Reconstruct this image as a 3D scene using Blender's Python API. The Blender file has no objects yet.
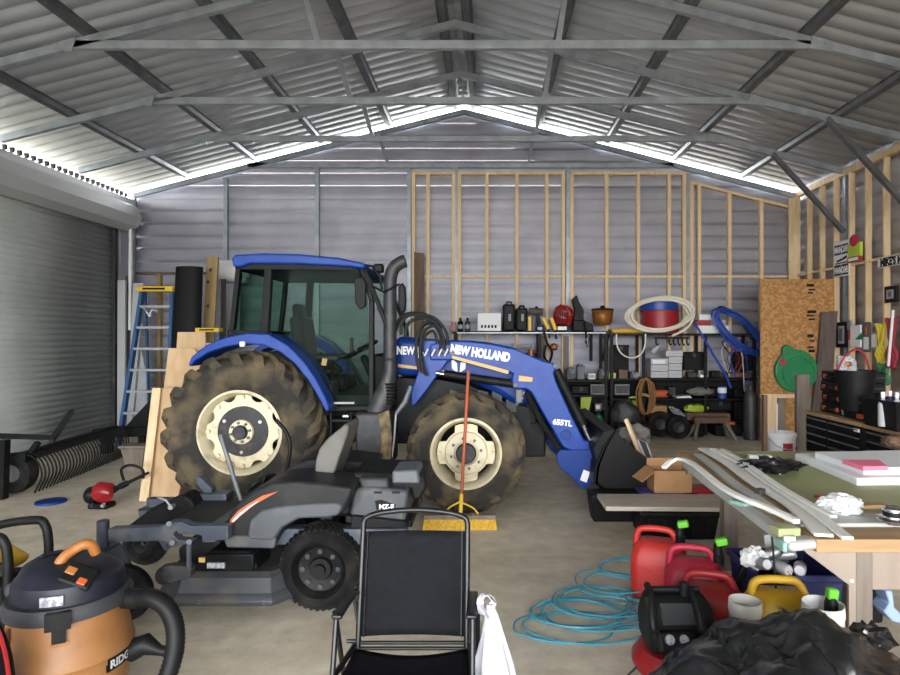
import bpy, bmesh, math, random
from mathutils import Vector, Matrix, Euler, noise
V = Vector
PI = math.pi
rnd = random.Random(7)
SC = bpy.context.scene
COL = SC.collection
F, CX, CY, EYE = 600.0, 487.0, 337.0, 1.7      # lens in pixels, vanishing point, eye height


def ax(px, Y): return (px - CX) * Y / F
def az(py, Y): return EYE - (py - CY) * Y / F
def at(px, py, Y): return V((ax(px, Y), Y, az(py, Y)))
def onz(px, py, z):                             # a point of a level surface at height z
    Y = (EYE - z) * F / (py - CY)
    return V((ax(px, Y), Y, z))
def lin(c):
    c = c / 255.0
    return c / 12.92 if c <= 0.04045 else ((c + 0.055) / 1.055) ** 2.4
def rgb(c): return (lin(c[0]), lin(c[1]), lin(c[2]), 1.0)


# ---------------------------------------------------------------- materials
MATS = {}
def mat(name, col, rough=0.5, metal=0.0, var=None, bump=None, coat=0.0, sheen=0.0, stretch=None, spec=0.5):
    """var = (second colour, scale, low, high); bump = (scale, strength)"""
    if name in MATS: return MATS[name]
    m = bpy.data.materials.new(name); m.use_nodes = True
    nt = m.node_tree; b = nt.nodes['Principled BSDF']
    b.inputs['Base Color'].default_value = rgb(col)
    b.inputs['Roughness'].default_value = rough
    b.inputs['Metallic'].default_value = metal
    b.inputs['Coat Weight'].default_value = coat
    b.inputs['Specular IOR Level'].default_value = spec
    if sheen: b.inputs['Sheen Weight'].default_value = sheen
    if var or bump:
        tc = nt.nodes.new('ShaderNodeTexCoord'); mp = nt.nodes.new('ShaderNodeMapping')
        nt.links.new(tc.outputs['Object'], mp.inputs['Vector'])
        if stretch: mp.inputs['Scale'].default_value = stretch
    if var:
        n = nt.nodes.new('ShaderNodeTexNoise'); n.inputs['Scale'].default_value = var[1]; n.inputs['Detail'].default_value = 6
        r = nt.nodes.new('ShaderNodeValToRGB')
        r.color_ramp.elements[0].position = var[2]; r.color_ramp.elements[1].position = var[3]
        r.color_ramp.elements[0].color = rgb(col); r.color_ramp.elements[1].color = rgb(var[0])
        nt.links.new(mp.outputs[0], n.inputs['Vector']); nt.links.new(n.outputs['Fac'], r.inputs['Fac'])
        nt.links.new(r.outputs[0], b.inputs['Base Color'])
    if bump:
        n2 = nt.nodes.new('ShaderNodeTexNoise'); n2.inputs['Scale'].default_value = bump[0]; n2.inputs['Detail'].default_value = 5
        bp = nt.nodes.new('ShaderNodeBump'); bp.inputs['Strength'].default_value = bump[1]; bp.inputs['Distance'].default_value = 0.02
        nt.links.new(mp.outputs[0], n2.inputs['Vector']); nt.links.new(n2.outputs['Fac'], bp.inputs['Height'])
        nt.links.new(bp.outputs[0], b.inputs['Normal'])
    MATS[name] = m
    return m


def glass(name, tint, gloss=0.35):
    m = bpy.data.materials.new(name); m.use_nodes = True; nt = m.node_tree
    for n in list(nt.nodes): nt.nodes.remove(n)
    out = nt.nodes.new('ShaderNodeOutputMaterial'); mx = nt.nodes.new('ShaderNodeMixShader')
    tr = nt.nodes.new('ShaderNodeBsdfTransparent'); tr.inputs[0].default_value = rgb(tint)
    gl = nt.nodes.new('ShaderNodeBsdfGlossy'); gl.inputs['Roughness'].default_value = 0.0
    gl.inputs[0].default_value = (0.9, 1.0, 0.95, 1)
    lw = nt.nodes.new('ShaderNodeLayerWeight'); lw.inputs[0].default_value = gloss
    nt.links.new(lw.outputs['Fresnel'], mx.inputs[0]); nt.links.new(tr.outputs[0], mx.inputs[1])
    nt.links.new(gl.outputs[0], mx.inputs[2]); nt.links.new(mx.outputs[0], out.inputs[0])
    MATS[name] = m
    return m


def plastic_film(name, col, alpha=0.6):
    m = mat(name, col, 0.25)
    m.node_tree.nodes['Principled BSDF'].inputs['Alpha'].default_value = alpha
    return m


def wood(name, c1, c2, scale=6.0, stretch=(1, 1, 0.12), rough=0.65):
    return mat(name, c1, rough, 0, (c2, scale * 3, 0.35, 0.7), (60, 0.12), stretch=stretch)


def osb_mat():
    m = bpy.data.materials.new('osb'); m.use_nodes = True; nt = m.node_tree; b = nt.nodes['Principled BSDF']
    tc = nt.nodes.new('ShaderNodeTexCoord'); mp = nt.nodes.new('ShaderNodeMapping'); mp.inputs['Scale'].default_value = (30, 30, 34)
    v = nt.nodes.new('ShaderNodeTexVoronoi'); v.inputs['Scale'].default_value = 1.6; v.inputs['Randomness'].default_value = 1
    n = nt.nodes.new('ShaderNodeTexNoise'); n.inputs['Scale'].default_value = 3; n.inputs['Detail'].default_value = 4
    mixv = nt.nodes.new('ShaderNodeMixRGB'); mixv.inputs[0].default_value = 0.45
    r = nt.nodes.new('ShaderNodeValToRGB')
    r.color_ramp.elements[0].position = 0.25; r.color_ramp.elements[1].position = 0.8
    r.color_ramp.elements[0].color = rgb((150, 106, 58)); r.color_ramp.elements[1].color = rgb((182, 136, 82))
    sp = nt.nodes.new('ShaderNodeSeparateColor')
    L = nt.links.new
    L(tc.outputs['Object'], mp.inputs[0]); L(mp.outputs[0], n.inputs['Vector'])
    L(mp.outputs[0], mixv.inputs[1]); L(n.outputs['Color'], mixv.inputs[2]); L(mixv.outputs[0], v.inputs['Vector'])
    L(v.outputs['Color'], sp.inputs[0]); L(sp.outputs[0], r.inputs[0]); L(r.outputs[0], b.inputs['Base Color'])
    b.inputs['Roughness'].default_value = 0.7
    MATS['osb'] = m
    return m


def concrete_mat():
    m = bpy.data.materials.new('concrete_floor'); m.use_nodes = True; nt = m.node_tree; b = nt.nodes['Principled BSDF']
    L = nt.links.new
    tc = nt.nodes.new('ShaderNodeTexCoord')
    def nz(scale, detail, st=(1, 1, 1)):
        mp = nt.nodes.new('ShaderNodeMapping'); mp.inputs['Scale'].default_value = st
        n = nt.nodes.new('ShaderNodeTexNoise'); n.inputs['Scale'].default_value = scale; n.inputs['Detail'].default_value = detail
        n.inputs['Roughness'].default_value = 0.65
        L(tc.outputs['Object'], mp.inputs[0]); L(mp.outputs[0], n.inputs['Vector'])
        return n
    n1 = nz(0.9, 8, (0.6, 1.2, 1)); n2 = nz(7, 8); n3 = nz(1.6, 6, (0.5, 1.6, 1))
    r1 = nt.nodes.new('ShaderNodeValToRGB'); e = r1.color_ramp.elements
    e[0].position = 0.32; e[0].color = rgb((196, 183, 160)); e[1].position = 0.68; e[1].color = rgb((234, 226, 208))
    mid = e.new(0.5); mid.color = rgb((218, 207, 186))
    r2 = nt.nodes.new('ShaderNodeValToRGB'); e = r2.color_ramp.elements
    e[0].position = 0.3; e[0].color = (0.78, 0.78, 0.78, 1); e[1].position = 0.7; e[1].color = (1.08, 1.08, 1.08, 1)
    r3 = nt.nodes.new('ShaderNodeValToRGB'); e = r3.color_ramp.elements            # old oil and tyre stains
    e[0].position = 0.60; e[0].color = (1, 1, 1, 1); e[1].position = 0.78; e[1].color = (0.55, 0.50, 0.44, 1)
    m1 = nt.nodes.new('ShaderNodeMixRGB'); m1.blend_type = 'MULTIPLY'; m1.inputs[0].default_value = 1
    m2 = nt.nodes.new('ShaderNodeMixRGB'); m2.blend_type = 'MULTIPLY'; m2.inputs[0].default_value = 1
    L(n1.outputs['Fac'], r1.inputs[0]); L(n2.outputs['Fac'], r2.inputs[0]); L(n3.outputs['Fac'], r3.inputs[0])
    L(r1.outputs[0], m1.inputs[1]); L(r2.outputs[0], m1.inputs[2]); L(m1.outputs[0], m2.inputs[1]); L(r3.outputs[0], m2.inputs[2])
    L(m2.outputs[0], b.inputs['Base Color'])
    b.inputs['Roughness'].default_value = 0.55
    bp = nt.nodes.new('ShaderNodeBump'); bp.inputs['Strength'].default_value = 0.08
    L(n2.outputs['Fac'], bp.inputs['Height']); L(bp.outputs[0], b.inputs['Normal'])
    MATS['concrete'] = m
    return m


concrete_mat(); osb_mat()
glass('cab_glass', (226, 238, 232), 0.06)
glass('cab_glass_clear', (226, 238, 232), 0.0)
mat('siding', (188, 188, 199), 0.5, 0.0, ((178, 178, 190), 2.0, 0.4, 0.6))
mat('siding_shiny', (158, 159, 165), 0.36, 0.35, ((144, 145, 150), 2.0, 0.4, 0.6))
mat('roof_sheet', (184, 189, 194), 0.52, 0.1, ((168, 173, 178), 1.2, 0.35, 0.65))
mat('galv', (164, 171, 178), 0.45, 0.35, ((142, 149, 156), 5, 0.35, 0.65))
mat('galv_dark', (112, 116, 120), 0.45, 0.5, ((92, 96, 100), 5, 0.35, 0.65))
mat('roller_door', (176, 182, 178), 0.5, 0.0, ((164, 170, 166), 1.5, 0.4, 0.6))
mat('door_hood', (190, 192, 192), 0.5, 0.2)
wood('pine', (228, 202, 164), (208, 178, 136))
wood('pine_pale', (226, 202, 164), (204, 174, 130))
wood('plywood', (200, 170, 130), (180, 146, 106), 3, (1, 1, 0.3))
wood('brown_wood', (112, 86, 66), (84, 62, 48))
wood('tan_post', (164, 138, 92), (140, 114, 74))
wood('grey_wood', (128, 118, 106), (104, 94, 84), 5, (1, 1, 0.15))
wood('dark_wood', (96, 82, 76), (72, 60, 56))
wood('taupe', (150, 136, 124), (136, 122, 110), 2)
wood('bench_edge', (160, 132, 96), (144, 114, 78), 5, (0.1, 1, 1))
wood('board_white', (196, 186, 172), (178, 166, 150), 3, (0.2, 1, 1))
mat('nh_blue', (8, 54, 140), 0.42, 0.0, ((16, 66, 148), 8, 0.4, 0.7), spec=0.35)
mat('nh_blue_deep', (10, 50, 126), 0.45, 0.0, ((20, 56, 126), 6, 0.4, 0.7), spec=0.3)
mat('tyre', (42, 39, 34), 0.85, 0, ((104, 92, 68), 4, 0.44, 0.70), (40, 0.4))
mat('tyre_lug', (60, 55, 46), 0.9, 0, ((104, 90, 64), 4, 0.42, 0.66), (40, 0.4))
mat('tyre_black', (24, 24, 25), 0.85, 0, ((48, 46, 43), 8, 0.45, 0.7), spec=.2)
mat('cream_rim', (216, 206, 176), 0.55, 0, ((160, 146, 110), 6, 0.52, 0.78))
mat('black_metal', (20, 21, 22), 0.5, 0.0, ((36, 35, 33), 7, 0.5, 0.75), spec=.18)
mat('black_plastic', (19, 20, 21), 0.5, 0, ((30, 30, 31), 9, 0.5, 0.8), spec=.18)
mat('dark_grey', (44, 46, 49), 0.5, 0, ((74, 72, 68), 7, 0.5, 0.75))
mat('mid_grey', (92, 96, 102), 0.5, 0.1, ((110, 108, 104), 6, 0.45, 0.75))
mat('mower_frame', (66, 73, 85), 0.45, 0.15, ((98, 100, 102), 8, 0.5, 0.75))
mat('mower_body', (30, 31, 33), 0.5, 0, ((50, 49, 48), 6, 0.5, 0.78), spec=.25)
mat('mower_panel', (70, 74, 79), 0.5, 0, ((104, 102, 98), 6, 0.5, 0.78))
mat('deck_steel', (58, 61, 65), 0.5, 0.1, ((86, 82, 74), 6, 0.48, 0.72))
mat('seat_grey', (98, 96, 92), 0.6, 0, ((80, 78, 74), 7, 0.4, 0.7))
mat('stripe_orange', (206, 92, 56), 0.5)
mat('white_paint', (232, 232, 232), 0.5)
mat('white_plastic', (226, 227, 226), 0.4)
mat('decal_gold', (206, 168, 96), 0.5)
mat('decal_silver', (176, 184, 198), 0.4, 0.3)
mat('chrome', (200, 202, 206), 0.2, 0.95)
mat('hub_black', (30, 31, 35), 0.5, 0, ((70, 66, 56), 9, 0.5, 0.75))
mat('mud', (134, 116, 86), 0.9, 0, ((70, 62, 50), 14, 0.4, 0.7))
mat('rubber', (22, 22, 23), 0.6)
mat('sling', (17, 18, 22), 0.8, 0, ((21, 22, 26), 30, 0.4, 0.6), (300, 0.15), spec=.15)
mat('chair_frame', (24, 25, 28), 0.35, 0.2)
mat('vac_orange', (144, 100, 58), 0.5, 0, ((126, 84, 46), 5, 0.45, 0.7), (60, 0.05))
mat('vac_orange_trim', (156, 98, 46), 0.5)
mat('vac_navy', (22, 25, 36), 0.45, 0, ((32, 35, 46), 8, 0.45, 0.75), spec=.3)
mat('vac_grey', (48, 50, 54), 0.55)
mat('label_grey', (168, 170, 174), 0.5, 0, ((120, 122, 128), 60, 0.45, 0.6))
mat('red_plastic', (156, 26, 34), 0.45, 0, ((136, 32, 36), 6, 0.4, 0.7))
mat('red_plastic_pale', (186, 46, 42), 0.5, 0, ((170, 42, 38), 6, 0.4, 0.7))
mat('red_plastic_pink', (168, 30, 58), 0.5, 0, ((152, 34, 52), 6, 0.4, 0.7))
mat('red_paint', (136, 24, 28), 0.35)
mat('green_cap', (96, 186, 44), 0.45)
mat('yellow_plastic', (196, 156, 36), 0.5, 0, ((170, 130, 38), 7, 0.45, 0.75))
mat('yellow', (222, 182, 48), 0.5)
mat('broom_yellow', (212, 170, 52), 0.75, 0, ((186, 140, 40), 60, 0.4, 0.6))
mat('broom_handle', (172, 84, 52), 0.5, 0, ((130, 100, 84), 10, 0.55, 0.8))
mat('hose_blue', (70, 150, 172), 0.4)
mat('tube_blue', (34, 68, 150), 0.4)
mat('tube_white', (220, 214, 196), 0.45)
mat('navy_plastic', (34, 40, 92), 0.45)
mat('bag_black', (20, 21, 23), 0.24, 0, None, (9, 0.12), spec=0.7)
mat('green_board', (152, 158, 112), 0.6, 0, ((138, 144, 102), 3, 0.35, 0.7))
mat('foam_white', (226, 230, 232), 0.7)
mat('foam_pink', (236, 120, 150), 0.7)
mat('vinyl_white', (222, 222, 216), 0.4)
mat('vinyl_grey', (166, 168, 164), 0.4)
mat('teal_end', (128, 168, 156), 0.5)
mat('lime', (176, 196, 60), 0.5)
mat('cardboard', (176, 134, 92), 0.8, 0, ((160, 120, 80), 5, 0.4, 0.7))
mat('green_lid', (30, 124, 74), 0.45, 0, ((24, 108, 64), 5, 0.4, 0.7))
mat('ladder_blue', (44, 84, 128), 0.5)
mat('aluminium', (176, 178, 182), 0.4, 0.7)
mat('copper', (150, 96, 48), 0.4, 0.5)
mat('grey_paint', (176, 178, 180), 0.5)
mat('rope_yellow', (212, 190, 56), 0.8); mat('rope_red', (150, 40, 56), 0.8); mat('rope_green', (62, 122, 84), 0.8)
mat('orange', (178, 80, 38), 0.5)
mat('cord_tan', (140, 100, 56), 0.6)
mat('cloth_grey', (130, 126, 118), 0.9, 0, ((100, 96, 90), 8, 0.4, 0.7), (25, 0.5))
mat('purple', (78, 62, 140), 0.5)
mat('skyblue_plastic', (150, 172, 210), 0.45)
plastic_film('clear_film', (226, 230, 232), 0.55)


# ---------------------------------------------------------------- mesh building
class B:
    def __init__(self): self.bm = bmesh.new()
    def _face(self, vs):
        try: return self.bm.faces.new(vs)
        except ValueError: return None
    def box(self, c, s, rot=None):
        c = V(c); R = Matrix.Identity(3)
        if rot is not None: R = rot if isinstance(rot, Matrix) else Euler(rot).to_matrix()
        vs = [self.bm.verts.new(c + R @ V((x * s[0] / 2, y * s[1] / 2, z * s[2] / 2))) for x in (-1, 1) for y in (-1, 1) for z in (-1, 1)]
        for f in ((0, 1, 3, 2), (4, 6, 7, 5), (0, 4, 5, 1), (2, 3, 7, 6), (0, 2, 6, 4), (1, 5, 7, 3)):
            self._face([vs[i] for i in f])
        return self
    def span(self, a, b):
        a, b = V(a), V(b)
        return self.box((a + b) / 2, [abs(b[i] - a[i]) for i in range(3)])
    def bar(self, p0, p1, w, h, up=(0, 0, 1)):
        """box along p0-p1; h along «up», w across"""
        p0, p1, up = V(p0), V(p1), V(up)
        d = (p1 - p0); L = d.length; d.normalize()
        s = d.cross(up)
        if s.length < 1e-5: s = d.cross(V((1, 0, 0)))
        s.normalize(); u = s.cross(d)
        R = Matrix((d, s, u)).transposed()
        return self.box((p0 + p1) / 2, (L, w, h), R)
    def loft(self, rings, cap=True, closed=False):
        R = [[self.bm.verts.new(p) for p in r] for r in rings]
        n = len(R[0]); m = len(R)
        for i in range(m if closed else m - 1):
            a, b = R[i], R[(i + 1) % m]
            for j in range(n): self._face((a[j], a[(j + 1) % n], b[(j + 1) % n], b[j]))
        if cap and not closed:
            self._face(list(reversed(R[0]))); self._face(R[-1])
        return self
    def cyl(self, p0, p1, r0, r1=None, n=16, cap=True):
        return self.tube([p0, p1], [r0, r0 if r1 is None else r1], n, cap=cap)
    def tube(self, pts, r, n=8, closed=False, cap=True, sec=None):
        pts = [V(p) for p in pts]; m = len(pts)
        rs = r if isinstance(r, (list, tuple)) else [r] * m
        tans = []
        for i in range(m):
            a = pts[(i - 1) % m] if (closed or i > 0) else pts[i]
            b = pts[(i + 1) % m] if (closed or i < m - 1) else pts[i]
            t = b - a; tans.append(t.normalized() if t.length > 1e-9 else V((0, 0, 1)))
        u = tans[0].cross(V((0, 0, 1)))
        if u.length < 1e-3: u = tans[0].cross(V((0, 1, 0)))
        u.normalize(); rings = []
        for i in range(m):
            u = u - tans[i] * u.dot(tans[i])
            if u.length < 1e-6: u = tans[i].orthogonal()
            u.normalize(); w = tans[i].cross(u)
            if sec: rings.append([pts[i] + u * a + w * b for a, b in sec])
            else: rings.append([pts[i] + (u * math.cos(2 * PI * k / n) + w * math.sin(2 * PI * k / n)) * rs[i] for k in range(n)])
        return self.loft(rings, cap, closed)
    def ribbon(self, pts, w, t):
        """flat strip along pts, w across (level), t thick"""
        pts = [V(p) for p in pts]; rings = []
        for i, p in enumerate(pts):
            d = (pts[min(i + 1, len(pts) - 1)] - pts[max(i - 1, 0)]).normalized()
            s = d.cross(V((0, 0, 1))).normalized(); u = s.cross(d)
            rings.append([p - s * w / 2, p + s * w / 2, p + s * w / 2 + u * t, p - s * w / 2 + u * t])
        return self.loft(rings)
    def lathe(self, prof, c=(0, 0, 0), axis='Z', n=32, a0=0.0, a1=2 * PI):
        c = V(c); full = abs(a1 - a0 - 2 * PI) < 1e-6; k = n if full else n + 1
        rings = []
        for i in range(k):
            a = a0 + (a1 - a0) * i / n; ca, sa = math.cos(a), math.sin(a); ring = []
            for r, h in prof:
                if axis == 'Z': p = V((r * ca, r * sa, h))
                elif axis == 'Y': p = V((r * ca, h, r * sa))
                else: p = V((h, r * ca, r * sa))
                ring.append(self.bm.verts.new(c + p))
            rings.append(ring)
        for i in range(k if full else k - 1):
            a, b = rings[i], rings[(i + 1) % k]
            for j in range(len(prof) - 1): self._face((a[j], b[j], b[j + 1], a[j + 1]))
        return self
    def prism(self, pts, a0, a1, axis='Y', scale1=1.0):
        """polygon extruded along an axis: 'Y' takes (x,z), 'X' takes (y,z), 'Z' takes (x,y)"""
        def P(p, a): return V((p[0], a, p[1])) if axis == 'Y' else V((a, p[0], p[1])) if axis == 'X' else V((p[0], p[1], a))
        n = len(pts)
        A = [self.bm.verts.new(P(p, a0)) for p in pts]; C = [self.bm.verts.new(P(p, a1)) for p in pts]
        self._face(A); self._face(list(reversed(C)))
        for i in range(n): self._face((A[i], C[i], C[(i + 1) % n], A[(i + 1) % n]))
        return self
    def ppx(self, pts, Y0, Y1):
        """outline read off at distance Y0, given its own thickness up to Y1"""
        return self.prism([(ax(x, Y0), az(y, Y0)) for x, y in pts], Y0, Y1)
    def ball(self, c, r, n=16, m=10, fn=None, clampz=None):
        c = V(c); r = (r, r, r) if isinstance(r, (int, float)) else r
        rings = []
        for i in range(m + 1):
            th = PI * i / m; ring = []
            for j in range(n):
                ph = 2 * PI * j / n
                d = V((math.sin(th) * math.cos(ph), math.sin(th) * math.sin(ph), math.cos(th)))
                k = fn(d) if fn else 1.0
                ring.append(c + V((d.x * r[0], d.y * r[1], d.z * r[2])) * k)
            rings.append(ring)
        self.loft(rings, cap=False)
        if clampz is not None:
            for v in self.bm.verts: v.co.z = max(v.co.z, clampz + .001)
        bmesh.ops.remove_doubles(self.bm, verts=self.bm.verts, dist=1e-6)
        return self
    def sheet(self, fn, nu, nv, closed=False):
        g = [[self.bm.verts.new(fn(i / nu, j / nv)) for j in range(nv + 1)] for i in range(nu + 1)]
        for i in range(nu):
            for j in range(nv): self._face((g[i][j], g[i + 1][j], g[i + 1][j + 1], g[i][j + 1]))
        return self
    def mesh(self, me, M):
        vs = [self.bm.verts.new(M @ v.co) for v in me.vertices]
        for p in me.polygons: self._face([vs[i] for i in p.vertices])
        return self
    def text(self, s, size, M, bold=0.0, depth=0.001, align='LEFT', bend=None, shear=0.0):
        cu = bpy.data.curves.new('t', 'FONT'); cu.body = s; cu.size = size; cu.extrude = depth; cu.offset = bold; cu.shear = shear
        cu.align_x = align; cu.resolution_u = 3
        o = bpy.data.objects.new('t', cu); COL.objects.link(o)
        me = bpy.data.meshes.new_from_object(o.evaluated_get(bpy.context.evaluated_depsgraph_get()))
        bpy.data.objects.remove(o)
        if bend:
            for v in me.vertices: v.co = bend(v.co)
        self.mesh(me, M); bpy.data.meshes.remove(me)
        return self
    def xf(self, M):
        bmesh.ops.transform(self.bm, matrix=M, verts=self.bm.verts); return self
    def make(self, name, m, parent=None, smooth=38, bevel=0.0, seg=2, sub=0, solid=0.0, local=False):
        bm = self.bm
        if parent is not None and not local: bmesh.ops.transform(bm, matrix=W(parent).inverted(), verts=bm.verts)
        bmesh.ops.recalc_face_normals(bm, faces=bm.faces)
        for f in bm.faces: f.smooth = True
        lim = math.radians(smooth)
        for e in bm.edges:
            if len(e.link_faces) == 2 and e.calc_face_angle(0) > lim: e.smooth = False
        me = bpy.data.meshes.new(name); bm.to_mesh(me); bm.free()
        o = bpy.data.objects.new(name, me); COL.objects.link(o)
        o.data.materials.append(MATS[m] if isinstance(m, str) else m)
        if parent is not None: o.parent = parent
        else:                                          # origin at the thing's base
            c = [sum(v.co[i] for v in me.vertices) / len(me.vertices) for i in range(2)] + [min(v.co.z for v in me.vertices)]
            me.transform(Matrix.Translation(-V(c))); o.location = c
        if solid:
            md = o.modifiers.new('solid', 'SOLIDIFY'); md.thickness = solid; md.offset = 0
        if bevel:
            md = o.modifiers.new('bevel', 'BEVEL'); md.width = bevel; md.segments = seg; md.limit_method = 'ANGLE'; md.angle_limit = math.radians(40)
            md.harden_normals = False
        if sub:
            md = o.modifiers.new('sub', 'SUBSURF'); md.levels = sub; md.render_levels = sub
        return o


def W(o):
    M = o.matrix_basis.copy()
    return W(o.parent) @ M if o.parent else M
def tag(o, label, cat, group=None, kind=None):
    o['label'] = label; o['category'] = cat
    if group: o['group'] = group
    if kind: o['kind'] = kind
    return o
def thing(name, label, cat, loc=(0, 0, 0), rotz=0.0, group=None):
    o = bpy.data.objects.new(name, None); COL.objects.link(o); o.empty_display_size = 0.1
    o.location = loc; o.rotation_euler = (0, 0, rotz)
    return tag(o, label, cat, group)
def struct(o):
    o['kind'] = 'structure'; return o
def copy_tree(o, parent=None):
    c = o.copy(); COL.objects.link(c); c.parent = parent
    for ch in list(o.children): copy_tree(ch, c)
    return c
def again(o, loc, rotz=0.0, label=None, group=None, scale=None):
    c = copy_tree(o); c.location = loc; c.rotation_euler = (0, 0, rotz)
    if label: c['label'] = label
    if group: c['group'] = group
    if scale: c.scale = scale
    return c
def ring_pts(c, r, n, axis='Y', a0=0.0):
    c = V(c); out = []
    for i in range(n):
        a = a0 + 2 * PI * i / n; u, w = r * math.cos(a), r * math.sin(a)
        out.append(c + (V((u, 0, w)) if axis == 'Y' else V((u, w, 0)) if axis == 'Z' else V((0, u, w))))
    return out
def spline(pts, n=8):
    """Catmull-Rom through pts"""
    P = [V(p) for p in pts]; P = [2 * P[0] - P[1]] + P + [2 * P[-1] - P[-2]]; out = []
    for i in range(1, len(P) - 2):
        a, b, c, d = P[i - 1:i + 3]
        for k in range(n):
            t = k / n
            out.append(0.5 * ((2 * b) + (c - a) * t + (2 * a - 5 * b + 4 * c - d) * t * t + (3 * b - a - 3 * c + d) * t ** 3))
    out.append(P[-2])
    return out
FACE = Matrix.Rotation(PI / 2, 4, 'X')                 # lettering that reads from the -Y side
def TM(p, R=FACE, roll=0.0): return Matrix.Translation(V(p)) @ R @ Matrix.Rotation(roll, 4, 'Z')

mat('bucket_black', (11, 11, 12), 0.55, 0, ((20, 20, 20), 6, .5, .8), spec=.25)
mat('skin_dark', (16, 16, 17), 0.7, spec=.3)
# ================================================================ the building
XL, XR, YB, YF = -6.5, 5.69, 11.0, -6.2
RX, RZ, SL = -0.42, 5.97, 0.254                          # ridge and slope
FR = [YB - 1.52 * k for k in range(0, 12)]                # frame lines
def rz(x): return RZ - SL * abs(x - RX)

struct(B().span((XL - .1, YF, -.12), (XR + .1, YB + .1, 0)).make('floor', 'concrete'))
mat('outside_ground', (98, 94, 80), 0.9, 0, ((84, 80, 66), 0.6, 0.4, 0.6))
struct(B().span((-45, -60, -.3), (45, 45, -.125)).make('ground', 'outside_ground'))

def ribbed(length, pitch=0.229, h=0.02, w=0.05):
    """profile of a ribbed sheet: (distance, height)"""
    out = []; x = 0.0
    while x < length:
        out += [(x, 0), (x + pitch * .5 - w, 0), (x + pitch * .5 - w * .5, h), (x + pitch * .5 + w * .5, h), (x + pitch * .5 + w, 0)]
        x += pitch
    out = [p for p in out if p[0] <= length] + [(length, 0)]
    return out

def gable_wall(y, zlim, name, m, inward, x0=XL, x1=XR, low=0.0):
    b = B(); prof = ribbed(zlim - low, .229, .028, .034)
    pts = [(low + d, y + inward * h) for d, h in prof]
    rows = []
    for z, yy in pts:
        if z <= 4.22: a, c = x0 - .08, x1 + .08
        else:
            k = (5.97 - 0.14 - z) / SL
            a, c = max(x0, RX - k), min(x1, RX + k)
        if c - a < 0.02: continue
        rows.append((b.bm.verts.new((a, yy, z)), b.bm.verts.new((c, yy, z))))
    for r, s in zip(rows, rows[1:]): b._face((r[0], r[1], s[1], s[0]))
    o = b.make(name, m, solid=0.004, smooth=20)
    return struct(o)
gable_wall(YB, 5.80, 'wall_back', 'siding', 1)

def side_wall(x, z1, name, inward, y0=YF, y1=YB):
    b = B()
    b.sheet(lambda u, v: V((x, y0 + (y1 - y0) * u, z1 * v)), 1, 1)
    bmesh.ops.delete(b.bm, geom=b.bm.verts[:], context='VERTS')
    pr = [(d, x + inward * h) for d, h in ribbed(z1)]
    R = [(b.bm.verts.new((xx, y0, z)), b.bm.verts.new((xx, y1, z))) for z, xx in pr]
    for r, s in zip(R, R[1:]): b._face((r[0], r[1], s[1], s[0]))
    return struct(b.make(name, 'siding', solid=0.004, smooth=20))
side_wall(XR + .02, 4.425, 'wall_right', 1)
# the left wall: sheeting in front of and over the roller door, open slot under the eave
DY0, DY1, DZ = 6.6, 10.38, 3.72
b = B()
b.span((XL - .06, YF, 0), (XL, DY0, 4.2)); b.span((XL - .06, DY1, 0), (XL, YB, 4.2)); b.span((XL - .06, DY0, DZ), (XL, DY1, 4.2))
struct(b.make('wall_left', 'siding'))
# front wall behind the camera: wide open doorway under a gable
b = B()
b.prism([(XL, 4.05), (XR, 4.05), (XR, 4.35), (RX, 5.9), (XL, 4.35)], YF, YF + .06)
b.span((XL, YF, 0), (XL + .5, YF + .06, 4.05)); b.span((XR - .5, YF, 0), (XR, YF + .06, 4.05))
struct(b.make('wall_front', 'siding'))

# roof sheets: ribs run from eave to ridge
def roof(side):
    b = B(); y0, y1 = YF - .2, YB + .015
    prof = ribbed(y1 - y0, 0.229, 0.019, 0.030)
    xe = XL - .28 if side < 0 else XR + .12
    R = [(b.bm.verts.new((RX, y0 + d, RZ + h)), b.bm.verts.new((xe, y0 + d, rz(xe) + h))) for d, h in prof]
    for r, s in zip(R, R[1:]): b._face((r[0], r[1], s[1], s[0]))
    return struct(b.make('ceiling', 'roof_sheet', solid=0.003, smooth=20))
roof(-1); roof(1)
struct(B().prism([(RX - .2, RZ - .02), (RX, RZ + .035), (RX + .2, RZ - .02), (RX + .2, RZ + .0), (RX, RZ + .06), (RX - .2, RZ + .0)], YF - .2, YB + .01).make('ceiling_ridge_cap', 'galv'))

# purlins: hat channels along the building
def purlin(x):
    z = rz(x); s = SL if x < RX else -SL; w = 0.036
    pr = [(-.075, 0), (-.045, 0), (-.034, -.055), (.034, -.055), (.045, 0), (.075, 0), (.075, -.004), (.048, -.004), (.037, -.059), (-.037, -.059), (-.048, -.004), (-.075, -.004)]
    pts = [(x + a, z + a * s + c - .001) for a, c in pr]
    return struct(B().prism(pts, YF + .08, YB + .01).make('purlin', 'galv_dark', smooth=20))
for dx in (-.16, .16): purlin(RX + dx)
for k in (1.37, 2.62, 3.86, 5.1):
    purlin(RX - k); purlin(RX + k)

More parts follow.
